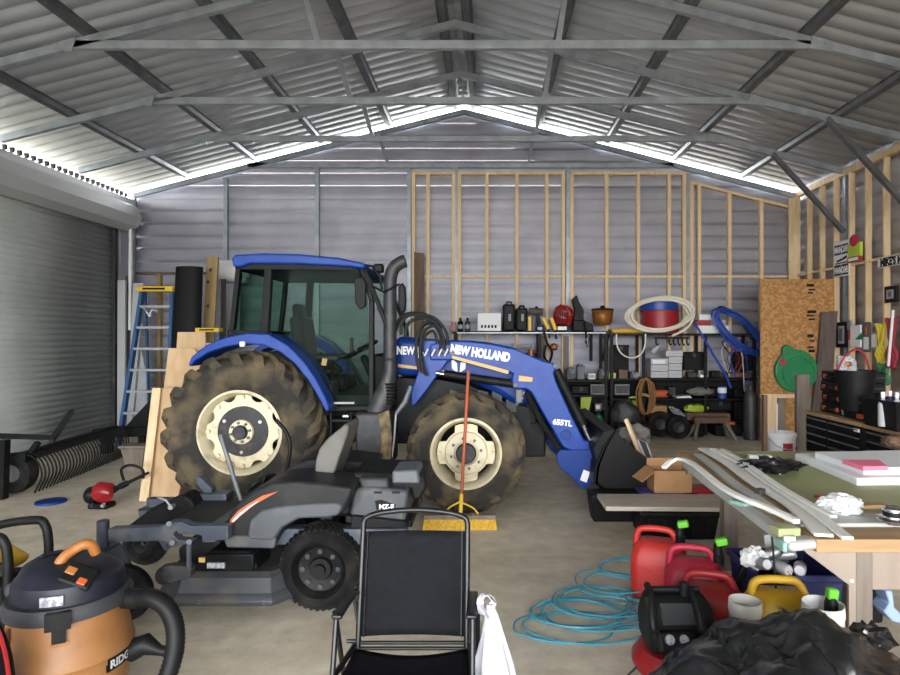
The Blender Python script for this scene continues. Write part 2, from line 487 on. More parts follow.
# frames: rafters, tie beams, brackets, struts, braces
TIE = 4.83
for i, y in enumerate(FR):
    last = i == 0
    if y < YF + .2: continue
    dz = .16 if last else .115
    yy = y - (.05 if last else 0)
    for s in (-1, 1):
        xe = XL + .06 if s < 0 else XR - .02
        struct(B().bar((RX, yy, rz(RX) - dz + .0), (xe, yy, rz(xe) - dz), .06, .09).make('rafter', 'galv'))
        xb = xe
        if s > 0 or not DY0 < yy < DY1: struct(B().span((xb - .03, yy - .03, 0), (xb + .03, yy + .03, rz(xb) - dz - .02)).make('wall_post', 'galv'))
    # apex gusset
    zt = rz(RX) - dz
    struct(B().prism([(RX - .3, zt - .12), (RX, zt + .03 - .04), (RX + .3, zt - .12), (RX + .3, zt - .06), (RX, zt + .045), (RX - .3, zt - .06)], yy - .036, yy + .036).make('ridge_bracket', 'galv'))
    hx = 4.07 if not last else 3.88
    struct(B().span((-.48 - hx, yy - .03, TIE - .045), (-.48 + hx, yy + .03, TIE + .045)).make('tie_beam', 'galv', bevel=.004))
    if not last:
        for s in (-1, 1):
            cx = -.48 + s * (hx - .02); zr = rz(cx) - dz
            bb = B().prism([(cx - .12, TIE - .05), (cx + .1, TIE - .085), (cx + .14, zr - s * .04 + .05), (cx - .1, zr + s * .03 + .05)], yy - .045, yy + .045)
            bb.cyl((cx + .04, yy - .052, TIE), (cx + .04, yy + .052, TIE), .014); bb.cyl((cx - .06, yy - .052, TIE - .01), (cx - .06, yy + .052, TIE - .01), .014)
            struct(bb.make('tie_bracket', 'galv', bevel=.005))
    for x0, x1 in ((-1.80, -1.98), (.76, .86)):
        struct(B().bar((x0, yy, TIE), (x1, yy, rz(x1) - dz), .06, .07, (0, 1, 0)).make('truss_strut', 'galv'))
    if not last:
        struct(B().bar((4.5, yy, rz(4.5) - dz), (XR - .05, yy, 3.36), .06, .075, (0, 1, 0)).make('knee_brace', 'galv_dark'))
# eave rails and left header
struct(B().span((XL - .02, YF, 4.06), (XL + .06, YB, 4.2)).make('eave_beam', 'door_hood'))
struct(B().span((XR - .08, YF, 4.24), (XR, YB, 4.34)).make('eave_rail', 'pine'))
b = B()
for k in range(46):
    y = 5.0 + .13 * k
    b.box((XL - .03, y, 4.27), (.05, .035, .07))
struct(b.make('eave_closure', 'black_plastic'))
# posts of the back wall
for px in (227, 318, 409.5, 456, 567.5, 687):
    x = ax(px, YB)
    struct(B().span((x - .035, YB - .075, 0), (x + .035, YB - .005, min(TIE - .03, rz(x) - .26))).make('wall_post', 'galv'))
# the sheet steel left of the studs is brighter
# timber framing of the back wall
YS0, YS1 = YB - .09, YB - .005
def stud_back(px, top, bot=0.0, w=.062, m='pine', y0=YS0):
    x = ax(px, y0)
    struct(B().span((x - w / 2, y0, bot), (x + w / 2, y0 + .085, top)).make('wall_stud', m, bevel=.002))
zt = az(172, YS0)
for px in (413.5, 428, 453.5, 459.5, 487, 517, 547, 563.5, 572, 607, 638.5, 669.5, 684.5): stud_back(px, zt - .04)
for px in (692, 699.5): stud_back(px, rz(ax(px, YS0)) - .42)
for px in (730, 762, 793): stud_back(px, rz(ax(px, YS0)) - .42)
def plate_back(p0, p1, z0, z1, h=.05):
    a = V((ax(p0, YS0), YS0 + .043, z0)); c = V((ax(p1, YS0), YS0 + .043, z1))
    struct(B().bar(a, c, .087, h).make('wall_plate', 'pine', bevel=.002))
for p0, p1 in ((411.5, 455), (458, 565), (571, 686)): plate_back(p0, p1, zt - .02, zt - .02)
x0, x1 = ax(690, YS0), ax(797, YS0)
plate_back(690, 797, rz(x0) - .40, rz(x1) - .40)
zg = az(276.5, YS0)
for p0, p1 in ((414, 453), (461, 562), (573, 683), (701, 795)):
    struct(B().span((ax(p0, YS0), YS0 + .001, zg - .019), (ax(p1, YS0), YS0 + .05, zg + .019)).make('wall_girt', 'pine'))
zg2 = az(273, YS0)
struct(B().span((ax(133, YS0), YS0 + .02, zg2 - .02), (ax(225, YS0), YS0 + .08, zg2 + .02)).make('wall_girt', 'brown_wood'))
stud_back(158.5, zg2 - .02, m='tan_post')
# timber framing of the right wall
for k, y in enumerate([YB - .1 - .405 * i for i in range(0, 42)]):
    w = .04
    struct(B().span((XR - .09, y - w / 2, 0), (XR - .005, y + w / 2, 4.24)).make('wall_stud', 'pine_pale' if k % 3 else 'pine', bevel=.002))
struct(B().span((XR - .22, YB - .13, 0), (XR - .02, YB - .09, 4.22)).make('wall_stud', 'pine_pale'))
zr_ = 2.82
for k in range(41):
    y = YB - .1 - .405 * k
    struct(B().span((XR - .07, y - .385, zr_ - .02), (XR - .02, y - .02, zr_ + .02)).make('wall_girt', 'pine'))

# roller door in the left wall
d = struct(bpy.data.objects.new('door_1', None)); COL.objects.link(d); d.location = (XL, (DY0 + DY1) / 2, 0)
b = B(); pr = []; z = 0.02
while z < DZ:
    pr += [(z, 0), (z + .012, .016), (z + .045, .02), (z + .078, .016)]; z += .09
Rr = [(b.bm.verts.new((XL + .01 + h, DY0, zz)), b.bm.verts.new((XL + .01 + h, DY1, zz))) for zz, h in pr]
for r, s in zip(Rr, Rr[1:]): b._face((r[0], r[1], s[1], s[0]))
b.make('slat_curtain', 'roller_door', d, solid=.003, smooth=60)
for y in (DY0, DY1): B().span((XL, y - .05, 0), (XL + .09, y + .05, DZ)).make('guide_rail', 'dark_grey', d, bevel=.005)
B().prism([(XL, 3.60), (XL + .16, 3.56), (XL + .34, 3.64), (XL + .40, 3.80), (XL + .34, 3.98), (XL + .2, 4.05), (XL, 4.05)], DY0 - .2, DY1 + .22).make('coil_hood', 'door_hood', d, smooth=30)
B().span((XL, DY0 - .1, 0.0), (XL + .05, DY1, .06)).make('bottom_bar', 'dark_grey', d)
b = B()
for k in range(90):
    c = V((XL + .13, DY1 + .03, .7 + k * .032)); b.tube(ring_pts(c, .014, 8, 'X' if k % 2 else 'Y'), .0035, 5, closed=True)
b.make('pull_chain', 'aluminium', d)
struct(B().cyl((XL + .12, YB - .22, 0.01), (XL + .12, YB - .22, 3.9), .045).make('wall_conduit', 'galv'))
# ================================================================ the tractor
YC = 6.66
TR = thing('farm_tractor', 'blue cab tractor with front loader parked sideways across the shed', 'tractor', (-1.3, YC, 0))
YN = 5.72                                               # outer face of the near wheels

def make_wheel(R, width, rim_r, nlug, parent, cx, cz, y, rear):
    """wheel built facing -Y about its hub; returns the rim object carrying tyre and hub"""
    o = (0, 0, 0)
    b = B(); w = width
    # rim: outer lip, well, dish ring with windows between the lugs
    b.lathe([(rim_r, .02), (rim_r + .012, .0), (rim_r - .012, -.012), (rim_r - .03, .03), (rim_r - .045, .09), (rim_r - .06, .2), (rim_r - .06, w - .06), (rim_r, w - .02)], o, 'Y', 48)
    dish = rim_r - (.042 if rear else .055)
    inner = .62 * rim_r if rear else .64 * rim_r
    yd = .10 if rear else .06
    nb = 8 if rear else 4
    # disc with scalloped edge
    pts = []
    for k in range(nb * 12):
        a = 2 * PI * k / (nb * 12); ph = (k % 12) / 12.0
        tooth = max(0.0, math.cos(2 * PI * ph))
        rr = dish * (1.0 - .14 * max(0.0, -math.cos(2 * PI * ph)) ** .6) if rear else (inner + (dish - inner) * (1.0 if math.cos(2 * PI * ph) > -.2 else .1))
        pts.append((rr * math.cos(a), rr * math.sin(a)))
    b.prism(pts, yd, yd + .02)
    if not rear: b.lathe([(inner * .98, yd), (inner * .92, yd - .03), (inner * .55, yd - .035), (inner * .52, yd + .01)], o, 'Y', 40)
    rim = b.make('wheel', 'cream_rim', parent, bevel=.003, local=True)
    for k in range(nb):
        a = 2 * PI * (k + .0) / nb; rr = dish * .93; b = B()
        b.cyl((rr * math.cos(a), yd - .03, rr * math.sin(a)), (rr * math.cos(a), yd + .01, rr * math.sin(a)), .022, n=6)
        b.make('rim_bolt', 'cream_rim', rim, local=True)
    b = B()
    if rear:
        b.lathe([(0, yd - .035), (inner * .3, yd - .035), (inner * .34, yd - .02), (inner * .98, yd - .015), (inner * 1.0, yd + .02)], o, 'Y', 40)
        b.make('centre_disc', 'hub_black', rim, local=True)
        c = B().lathe([(0, yd - .06), (inner * .46, yd - .06), (inner * .48, yd - .03)], o, 'Y', 32)
        hub = c.make('hub', 'cream_rim', rim, local=True)
        B().lathe([(0, yd - .11), (.062, yd - .11), (.068, yd - .1), (.07, yd - .05)], o, 'Y', 24).make('hub_cap', 'hub_black', hub, local=True)
        nn, rb, yb = 8, inner * .37, yd - .06
        for k in range(3):
            a = 2 * PI * k / 3 + .5; q = B(); rr = inner * .8
            q.cyl((rr * math.cos(a), yd - .035, rr * math.sin(a)), (rr * math.cos(a), yd - .01, rr * math.sin(a)), .018, n=8); q.make('disc_bolt', 'chrome', rim, local=True)
    else:
        b.lathe([(0, yd - .07), (inner * .40, yd - .07), (inner * .46, yd - .05), (inner * .46, yd - .02)], o, 'Y', 32)
        hub = b.make('hub', 'hub_black', rim, local=True)
        nn, rb, yb = 8, inner * .68, yd - .035
    for k in range(nn):
        a = 2 * PI * k / nn + .2
        B().cyl((rb * math.cos(a), yb - .022, rb * math.sin(a)), (rb * math.cos(a), yb + .004, rb * math.sin(a)), .014, n=6).make('wheel_nut', 'mid_grey', hub, local=True)
    # tyre
    b = B(); s = R - rim_r; Rb = R - .042
    b.lathe([(rim_r - .02, .03), (rim_r + .005, .008), (rim_r + .12 * s, -.004), (rim_r + .3 * s, -.03), (rim_r + .55 * s, -.035), (rim_r + .74 * s, -.015), (Rb - .04, .03), (Rb - .012, w * .2), (Rb, w * .5), (Rb - .012, w * .8),
             (Rb - .04, w - .03), (rim_r + .74 * s, w + .015), (rim_r + .5 * s, w + .03), (rim_r + .1 * s, w), (rim_r - .02, w - .04)], o, 'Y', 72)
    ty = b.make('tyre', 'tyre', rim, smooth=60, local=True)
    b = B()
    for k in range(nlug):
        for side in (0, 1):
            a0 = 2 * PI * (k + .5 * side) / nlug
            rings = []
            for i in range(9):
                t = i / 8.0                                  # from the centre line out over the shoulder
                yy = w * .5 - (w * .5 + .015) * min(1.0, t * 1.22)
                drop = 0.0 if t < .7 else (t - .7) * .95 * s
                a = a0 - .33 * (t ** .85)
                hw = .030 + .016 * t
                r0, r1 = R - .06 - drop, R - .003 - drop * .9 - .012 * t
                if side: yv = w - yy
                else: yv = yy
                ring = []
                for rr, da, oy in ((r0, -hw * 1.3, 0), (r1, -hw, 0), (r1, hw, 0), (r0, hw * 1.3, 0)):
                    an = a + da / rr * .9
                    yo = yv + (-.012 if not side else .012) * (1 if (t > .8 and rr == r1) else 0)
                    ring.append(V((rr * math.cos(an), yo, rr * math.sin(an))))
                rings.append(ring)
            b.loft(rings)
    b.make('tread', 'tyre_lug', ty, local=True, smooth=30)
    rim.location = V((cx, y, cz)) - TR.location
    return rim

RXc, FXc = ax(239, YN), ax(466, YN)
rw = make_wheel(.785, .42, .40, 20, TR, RXc, .785, YN, True)
fw = make_wheel(.585, .33, .335, 18, TR, FXc, .585, YN, False)
for w_, nm in ((rw, 'r'), (fw, 'f')):
    c = copy_tree(w_, TR); c.rotation_euler = (0, 0, PI)
    c.location = V((w_.location.x, -w_.location.y, w_.location.z))

# chassis, engine, axles
b = B()
b.span((-2.55, YC - .22, .62), (-1.0, YC + .22, 1.05)); b.span((-1.0, YC - .2, .55), (.55, YC + .2, 1.0))
b.cyl((RXc, 6.0, .785), (RXc, 7.3, .785), .15); b.bar((FXc, 6.0, .56), (FXc, 7.3, .56), .18, .16)
b.cyl((FXc, 5.82, .585), (FXc, 6.1, .585), .12); b.span((.3, YC - .26, .42), (.62, YC + .26, .8))
b.make('chassis', 'black_metal', TR, bevel=.015)
b = B()
b.span((-2.9, YC - .3, .5), (-2.5, YC + .3, .62)); b.span((-2.95, YC - .45, .55), (-2.6, YC - .38, .62)); b.span((-2.95, YC + .38, .55), (-2.6, YC + .45, .62))
b.bar((-2.55, YC, 1.0), (-3.0, YC, .95), .08, .08)
b.make('three_point_hitch', 'black_metal', TR, bevel=.008)
# engine hood: rounded box that falls to the nose
HY = 6.28
side = [(395, 336), (446, 341), (480, 347), (505, 356), (522, 368), (531, 386), (534, 404), (514, 406), (500, 396), (470, 382), (440, 376), (395, 376)]
b = B().ppx(side, HY, 2 * YC - HY)
b.make('hood', 'nh_blue_deep', TR, bevel=.07, seg=3)
b = B().ppx([(397, 378), (440, 380), (470, 386), (505, 402), (530, 408), (530, 430), (395, 432)], HY + .06, 2 * YC - HY - .06)
b.make('engine', 'black_metal', TR)
b = B()
for k in range(5): b.ppx([(450 + 14 * k, 390), (460 + 14 * k, 392), (460 + 14 * k, 412), (450 + 14 * k, 412)], HY + .035, HY + .07)
b.make('engine_side_panel', 'dark_grey', TR)
g = B().ppx([(532, 388), (537, 404), (536, 424), (526, 424), (526, 404)], HY + .1, 2 * YC - HY - .1).make('grille', 'black_plastic', TR, bevel=.01)
# fenders
def fender(y0, y1, m):
    prof_o = [(187, 365), (190, 357), (205, 345), (225, 337), (246, 333), (268, 334), (287, 345), (303, 361), (316, 380), (326, 400), (329, 411)]
    prof_i = [(325, 412), (318, 398), (307, 380), (294, 364), (279, 352), (262, 345), (244, 344), (225, 347), (207, 353), (194, 361), (189, 367)]
    b = B(); pts = [(ax(x, YN), az(y, YN)) for x, y in prof_o + prof_i]
    b.prism(pts, y0, y1)
    return b.make('fender', m, TR, bevel=.012)
fender(YN + .02, YN + .44, 'nh_blue'); fender(2 * YC - YN - .44, 2 * YC - YN - .02, 'nh_blue')
lens_ = B(); p = at(242, 344, YN); lens_.box((p.x, YN + .012, p.z), (.05, .03, .05)); lens_.make('reflector', 'white_plastic', TR, bevel=.006)

# cab
CY0, CY1 = 5.93, 2 * YC - 5.93
cab = B()
def post(p, q, w=.06, d=.07):
    for y in (CY0, CY1):
        a, c = at(p[0], p[1], CY0), at(q[0], q[1], CY0); s = 1 if y == CY0 else -1
        a.y = c.y = y + s * d / 2
        cab.bar(a, c, w, d, (0, 1, 0))
post((238, 266), (231, 331), .05); post((268, 266), (264, 333), .075); post((361, 264), (371, 300), .05); post((371, 300), (371, 408), .05)
post((371, 408), (334, 409), .05); post((231, 332), (266, 333), .05); post((266, 334), (298, 352), .05); post((298, 352), (322, 382), .05); post((322, 382), (336, 410), .05)
post((362, 264), (388, 330), .04); post((388, 330), (388, 395), .04)
for px, py in ((234, 333), (386, 396), (371, 404), (238, 267)):
    a = at(px, py, CY0); cab.bar((a.x, CY0, a.z), (a.x, CY1, a.z), .06, .06)
cab.span((ax(240, CY0), CY0 + .1, .95), (ax(384, CY0), CY1 - .1, 1.12))
cab.make('cab_frame', 'black_plastic', TR, bevel=.008)
def pane(name, pts, y0, y1, parent=TR): return B().ppx(pts, y0, y1).make(name, 'cab_glass' if y0 < YC and 'door' in name else 'cab_glass_clear', parent)
door_pts = [(271, 267), (358, 266), (368, 300), (369, 405), (336, 405), (323, 380), (299, 350), (269, 332)]
dg = pane('door_glass', door_pts, CY0 + .02, CY0 + .028)
pane('door_glass', door_pts, CY1 + .0, CY1 + .008)
rear_pts = [(242, 268), (265, 268), (261, 330), (234, 329)]
pane('quarter_glass', rear_pts, CY0 + .02, CY0 + .028); pane('quarter_glass', rear_pts, CY1, CY1 + .008)
b = B(); q = [at(x, y, CY0) for x, y in ((237, 268), (231, 330))]
b.sheet(lambda u, v: q[0].lerp(q[1], v) + V((0, u * (CY1 - CY0), 0)), 1, 1); b.make('rear_glass', 'cab_glass_clear', TR, solid=.006)
b = B(); q2 = [at(x, y, CY0) for x, y in ((364, 268), (388, 332))]
b.sheet(lambda u, v: q2[0].lerp(q2[1], v) + V((0, u * (CY1 - CY0), 0)), 1, 1); b.make('windscreen', 'cab_glass_clear', TR, solid=.006)
# door handle and sticker strips on the glass
p = at(352, 345, CY0); B().box((p.x, CY0 - .015, p.z), (.03, .03, .14)).make('door_handle', 'black_plastic', TR, bevel=.006)
p = at(344, 403, CY0); B().box((p.x, CY0 + .005, p.z), (.20, .012, .018)).make('door_sill_strip', 'grey_paint', TR)
p = at(324, 362, CY0); B().box((p.x, CY0 + .012, p.z), (.05, .006, .07), (0, .15, 0)).make('warning_sticker', 'tan_post', TR)
p = at(238, 256, 5.86)
# roof
rb = B()
outl = [(231, 258), (235, 254.5), (262, 253), (300, 254), (338, 257.5), (362, 262.5), (366, 265), (364, 268.5), (350, 267), (300, 264), (250, 263.5), (240, 267), (233, 267)]
rb.ppx(outl, CY0 - .07, CY1 + .07)
roof_ = rb.make('cab_roof', 'nh_blue', TR, bevel=.03, seg=3)
b = B().ppx([(242, 263.5), (300, 264), (352, 267), (358, 270), (240, 269)], CY0 - .02, CY1 + .02); b.make('roof_lining', 'black_plastic', TR)
# inside the cab
b = B(); b.span((-1.98, YC - .27, 1.12), (-1.5, YC + .27, 1.3)); b.box((-2.02, YC, 1.62), (.14, .5, .62), (0, -.14, 0)); b.box((-2.08, YC, 1.98), (.1, .28, .18), (0, -.14, 0))
seat = b.make('operator_seat', 'black_plastic', TR, bevel=.05, seg=3)
for s in (-1, 1): B().box((-1.75, YC + s * .31, 1.48), (.36, .06, .06)).make('armrest', 'dark_grey', seat, bevel=.015)
col = B(); col.bar((-1.2, YC, 1.1), (-1.38, YC, 1.5), .08, .08); col.span((-1.22, YC - .25, 1.12), (-1.02, YC + .25, 1.52))
dash = col.make('dashboard', 'black_plastic', TR, bevel=.03)
M_ = Matrix.Translation((-1.40, YC, 1.56)) @ Matrix.Rotation(-.5, 4, 'Y')
b = B().tube(ring_pts((0, 0, 0), .2, 28, 'Z'), .016, 8, closed=True)
for k in range(3): a = 2 * PI * k / 3; b.cyl((0, 0, -.02), (.2 * math.cos(a), .2 * math.sin(a), 0), .012)
b.xf(M_); b.make('steering_wheel', 'black_plastic', TR)
for k in range(4): B().tube([(-1.72 + .08 * k, YC - .36, 1.15), (-1.70 + .08 * k, YC - .37, 1.40 + .03 * (k % 2))], [.009, .009]).make('control_lever', 'black_plastic', TR)
b = B().span((-2.3, YC - .62, 1.05), (-1.55, YC - .36, 1.24)); b.make('control_console', 'dark_grey', TR, bevel=.03)

# exhaust stack with turned-out elbow and shielded silencer, fuel tank, step
EY = 5.99
pts = spline([at(405.5, 261, EY), at(401, 262.5, EY), at(394, 268, EY), at(390.5, 279, EY), at(390, 300, EY), at(390, 330, EY), at(390, 362, EY)], 6)
ex = B(); ex.tube(pts, .063, 16, cap=False); st = ex.make('exhaust_stack', 'dark_grey', TR, solid=.006, smooth=60)
B().tube([at(390, 360, EY), at(390, 371, EY), at(386, 390, EY), at(377, 413, EY)], [.066, .07, .10, .125], 18).make('silencer_shield', 'dark_grey', TR, smooth=60)
b = B()
for k in range(7):
    c = at(390 + .2 * k, 384 + 3.2 * k, EY - .06); b.tube(ring_pts(c, .045, 12, 'Z'), .012, 6, closed=True)
b.make('air_bellows', 'black_plastic', TR)
b = B().ppx([(355, 413), (390, 413), (390, 468), (355, 468)], 5.80, 6.34); tank = b.make('fuel_tank', 'dark_grey', TR, bevel=.03, seg=3)
b = B().ppx([(378, 414), (389, 410), (392, 440), (390, 467), (377, 467), (381, 440)], 5.783, 5.80); b.make('dried_mud', 'mud', tank, bevel=.008)
b = B()
for py in (421, 443, 464): a = at(341, py, 5.80); b.box((a.x, 5.93, a.z), (.21, .24, .03))
for px in (331, 351): a, c = at(px, 412, 5.82), at(px, 466, 5.82); b.bar(a, c, .02, .02, (0, 1, 0))
b.make('cab_step', 'black_metal', TR, bevel=.006)
p = at(346, 416, 5.80); B().box((p.x, 5.79, p.z), (.06, .03, .025)).make('latch', 'aluminium', TR, bevel=.004)
# mirrors
b = B(); b.ppx([(398, 287), (402, 282), (405, 287), (406, 300), (405, 310), (402, 315), (398, 306)], 5.90, 5.97); mi = b.make('mirror', 'black_plastic', TR, bevel=.015)
B().tube([at(372, 286, 5.93), at(384, 292, 5.90), at(396, 286, 5.93), at(400, 284, 5.93)], .011).make('mirror_arm', 'black_metal', mi)
b = B(); b.ppx([(354, 279), (362, 276), (366, 283), (366, 306), (360, 310), (355, 303)], 5.86, 5.90); m2 = b.make('mirror', 'black_plastic', TR, bevel=.012)
p = at(378, 268, 5.95); b = B().box((p.x, 5.99, p.z), (.1, .09, .09)); b.make('work_light', 'black_plastic', TR, bevel=.02)
p = at(379, 278, 5.95); b = B().tube([at(364, 265, 5.97), at(372, 266, 5.95), at(380, 277, 5.95), at(382, 290, 5.96)], .012); b.make('light_bracket', 'black_metal', TR)

# loader: two bent arms, masts, cylinders, cross tube, bucket
LY = 6.06
armpts = [(430, 345), (446, 341), (466, 341), (490, 343.5), (516, 349), (534, 357), (545, 361.5), (553, 363), (557, 366), (554, 373), (556, 381), (570, 412), (584, 440), (592, 443), (598, 447), (597, 452), (592, 455), (584, 452), (573, 452),
          (563, 447), (545, 417), (531, 392), (526, 389), (517, 389), (513, 386), (511.5, 380), (513, 374), (508, 371), (490, 367), (466, 363), (452, 360), (430, 360)]
def both(build, name, m, parent=TR, **kw):
    """a loader piece on the near arm and its mirror on the far arm"""
    o1 = build(B()).make(name, m, parent, **kw)
    b2 = build(B()); b2.xf(Matrix.Translation((0, 2 * YC, 0)) @ Matrix.Scale(-1, 4, (0, 1, 0)))
    return o1, b2.make(name, m, parent, **kw)
arm, arm2 = both(lambda b: b.ppx(armpts, LY, LY + .085), 'loader_arm', 'nh_blue', bevel=.014)
for a_, sgn in ((arm, 0), (arm2, 1)):
    for px, py, r in ((555, 366, .022), (515, 385, .022), (460, 355, .008), (497, 363, .008), (538, 400, .012), (594, 449, .028), (453, 353, .02)):
        p = at(px, py, LY); y = LY if not sgn else 2 * YC - LY; k = -1 if not sgn else 1
        B().cyl((p.x, y + k * .03, p.z), (p.x, y - k * .02, p.z), r, n=14).make('pivot_pin', 'mid_grey', a_, bevel=.003)
    p = at(566, 435, LY); y = LY if not sgn else 2 * YC - LY; k = -1 if not sgn else 1
    B().cyl((p.x, y + k * .012, p.z), (p.x, y, p.z), .052, n=28).make('tube_boss', 'nh_blue_deep', a_, bevel=.004)
both(lambda b: b.ppx([(557, 454), (560, 450), (573, 450), (594, 449), (597, 458), (601, 469), (594, 481), (584, 490), (577, 484), (572, 478), (561, 469), (557, 461)], LY - .02, LY + .012), 'quick_hitch', 'nh_blue_deep', bevel=.006)
both(lambda b: b.ppx([(557, 454), (560, 450), (573, 450), (594, 449), (597, 458), (601, 469), (594, 481), (584, 490), (577, 484), (572, 478), (561, 469), (557, 461)], LY + .08, LY + .11), 'quick_hitch', 'nh_blue_deep', bevel=.006)
p = at(585, 476, LY - .02); B().box((p.x, LY - .024, p.z), (.07, .008, .11), (0, .35, 0)).make('sticker', 'white_paint', TR)
both(lambda b: b.ppx([(420, 340), (450, 340), (452, 356), (440, 372), (424, 394), (415, 405), (411, 407), (411, 392), (418, 372), (424, 354)], LY + .10, LY + .17), 'loader_mast', 'nh_blue', bevel=.012)
def lift(b):
    b.cyl(at(444, 374, LY + .05), at(514, 384, LY + .05), .042); return b
cyl1, cyl2 = both(lift, 'lift_cylinder', 'black_metal', bevel=.004)
B().cyl(at(436, 373, LY + .05), at(448, 374.6, LY + .05), .022).make('piston_rod', 'chrome', cyl1)
B().box(at(519, 396, LY + .02), (.07, .05, .14)).make('cylinder_bracket', 'mid_grey', TR, bevel=.01)
def tilt(b): b.cyl(at(556, 370, LY + .05), at(583, 425, LY + .05), .045); return b
tc1, tc2 = both(tilt, 'tilt_cylinder', 'black_metal', bevel=.004)
B().cyl(at(582, 423, LY + .05), at(594, 449, LY + .05), .022).make('piston_rod', 'chrome', tc1)
B().cyl(at(566, 435, LY + .05), (at(566, 435, LY).x, 2 * YC - LY - .05, at(566, 435, LY).z), .055).make('cross_tube', 'nh_blue_deep', TR)
both(lambda b: b.tube([at(527, 393, LY + .12), at(540, 420, LY + .12), at(560, 450, LY + .12)], .03), 'levelling_link', 'black_metal')
b = B(); b.tube(spline([at(524, 392, LY + .03), at(516, 405, LY + .05), at(523, 398, LY)], 5), .012); b.make('hydraulic_coupler', 'aluminium', TR)
# lettering and decals
def slant(px0, py0, px1, py1): return math.atan2(-(py1 - py0), px1 - px0)
p = at(450.5, 360, LY - .002); r = slant(450, 352, 509, 366)
B().text('NEW HOLLAND', .118, TM(at(450, 352.5, LY - .004), roll=-.15) @ Matrix.Scale(.70, 4, (1, 0, 0)), .008, .002).make('lettering', 'white_paint', arm)
B().ppx([(452, 355.5), (509, 370.5), (508, 374), (452, 358.5)], LY - .003, LY + .001).make('decal_stripe', 'decal_gold', arm)
B().text('655TL', .075, TM(at(552.5, 424, LY - .004), roll=-.12), .004, .002).make('lettering', 'white_paint', arm)
B().ppx([(519, 375.5), (533, 377.5), (532, 382), (518.5, 381)], LY - .003, LY + .001).make('decal', 'decal_gold', arm)
B().text('NEW H', .115, TM(at(396.5, 354, HY - .006), roll=-.03) @ Matrix.Scale(.7, 4, (1, 0, 0)), .005, .002).make('lettering', 'white_paint', TR)
B().text('HOLLAND', .09, TM(at(415, 357, HY - .006), roll=-.16) @ Matrix.Scale(.7, 4, (1, 0, 0)), .004, .002).make('lettering', 'decal_silver', TR)
B().ppx([(398, 364), (460, 372), (460, 375), (398, 367)], HY - .005, HY + .01).make('decal_stripe', 'decal_gold', TR)
# leaf badge: two pairs of slanted leaves
b = B()
for s in (-1, 1):
    for k in range(3):
        c = at(458.7 + s * (1.2 + .2 * k), 368 - 3.2 * k + 2, HY - .006)
        x, z = c.x, c.z
        b.prism([(x, z - .03), (x + s * .055, z + .012), (x + s * .06, z + .045), (x + s * .03, z + .035), (x, z + .0)], HY - .010, HY - .004)
b.make('leaf_badge', 'decal_silver', TR)
# hydraulic hoses looping over the mast
hs = [[(401, 335), (402, 322), (410, 315), (425, 315), (437, 320), (446, 332), (448, 345)], [(405, 337), (408, 324), (420, 318), (434, 322), (443, 336), (444, 350)],
      [(419, 372), (416, 348), (420, 328), (431, 321), (440, 328), (444, 345)], [(423, 374), (420, 350), (424, 332), (434, 326), (440, 336), (440, 352)],
      [(427, 376), (421, 356), (424, 338), (433, 331), (437, 342), (436, 356)], [(421, 350), (417, 336), (424, 325), (436, 325), (441, 340)], [(396, 330), (402, 316), (418, 313), (432, 318), (440, 330)]]
for k, h in enumerate(hs):
    B().tube(spline([at(x, y, 6.0 + .02 * k) for x, y in h], 6), .016, 8).make('hydraulic_hose', 'rubber', TR)
for px in (428, 435, 442, 448): B().cyl(at(px, 349, LY - .05), at(px - 3.5, 356, LY - .05), .012).make('hose_coupling', 'aluminium', TR)
B().tube([at(436, 352, LY - .02), at(450, 351, LY - .02)], .02).make('valve_block', 'mid_grey', TR)
B().tube([at(411, 386, 5.96), at(405, 402, 5.94), at(396, 414, 5.92)], [.022, .028, .02]).make('grab_valve', 'mid_grey', TR)
B().tube([at(396, 414, 5.92), at(394, 440, 5.93), at(391, 462, 5.94)], .01).make('drain_hose', 'grey_paint', TR)
# bucket
BY0, BY1 = 5.75, 7.57
side = [(592, 486), (602, 452), (611, 430), (620, 427), (650, 446), (664, 466), (655, 478), (628, 492)]
def bk(x, y): return (ax(x, BY0), az(y, BY0))
b = B()
shell = [bk(*q) for q in [(668, 497), (630, 497), (606, 494), (594, 484), (596, 466), (604, 446), (616, 431)]]
sh2 = [bk(*q) for q in [(616, 433), (607, 447), (600, 466), (598, 482), (608, 490), (630, 493), (668, 494)]]
b.prism(shell + sh2, BY0, BY1)
bu = b.make('loader_bucket', 'bucket_black', TR, bevel=.004)
for y in (BY0, BY1 - .02): B().prism([bk(*q) for q in [(668, 496), (630, 496), (606, 493), (595, 483), (597, 466), (605, 446), (616, 431), (628, 444), (664, 470)]], y, y + .02).make('bucket_side', 'bucket_black', bu, bevel=.003)
B().prism([bk(*q) for q in [(598, 466), (594, 450), (604, 432), (616, 430), (612, 446), (602, 466)]], BY0 + .04, BY1 - .04).make('bucket_back', 'black_metal', bu, bevel=.006)
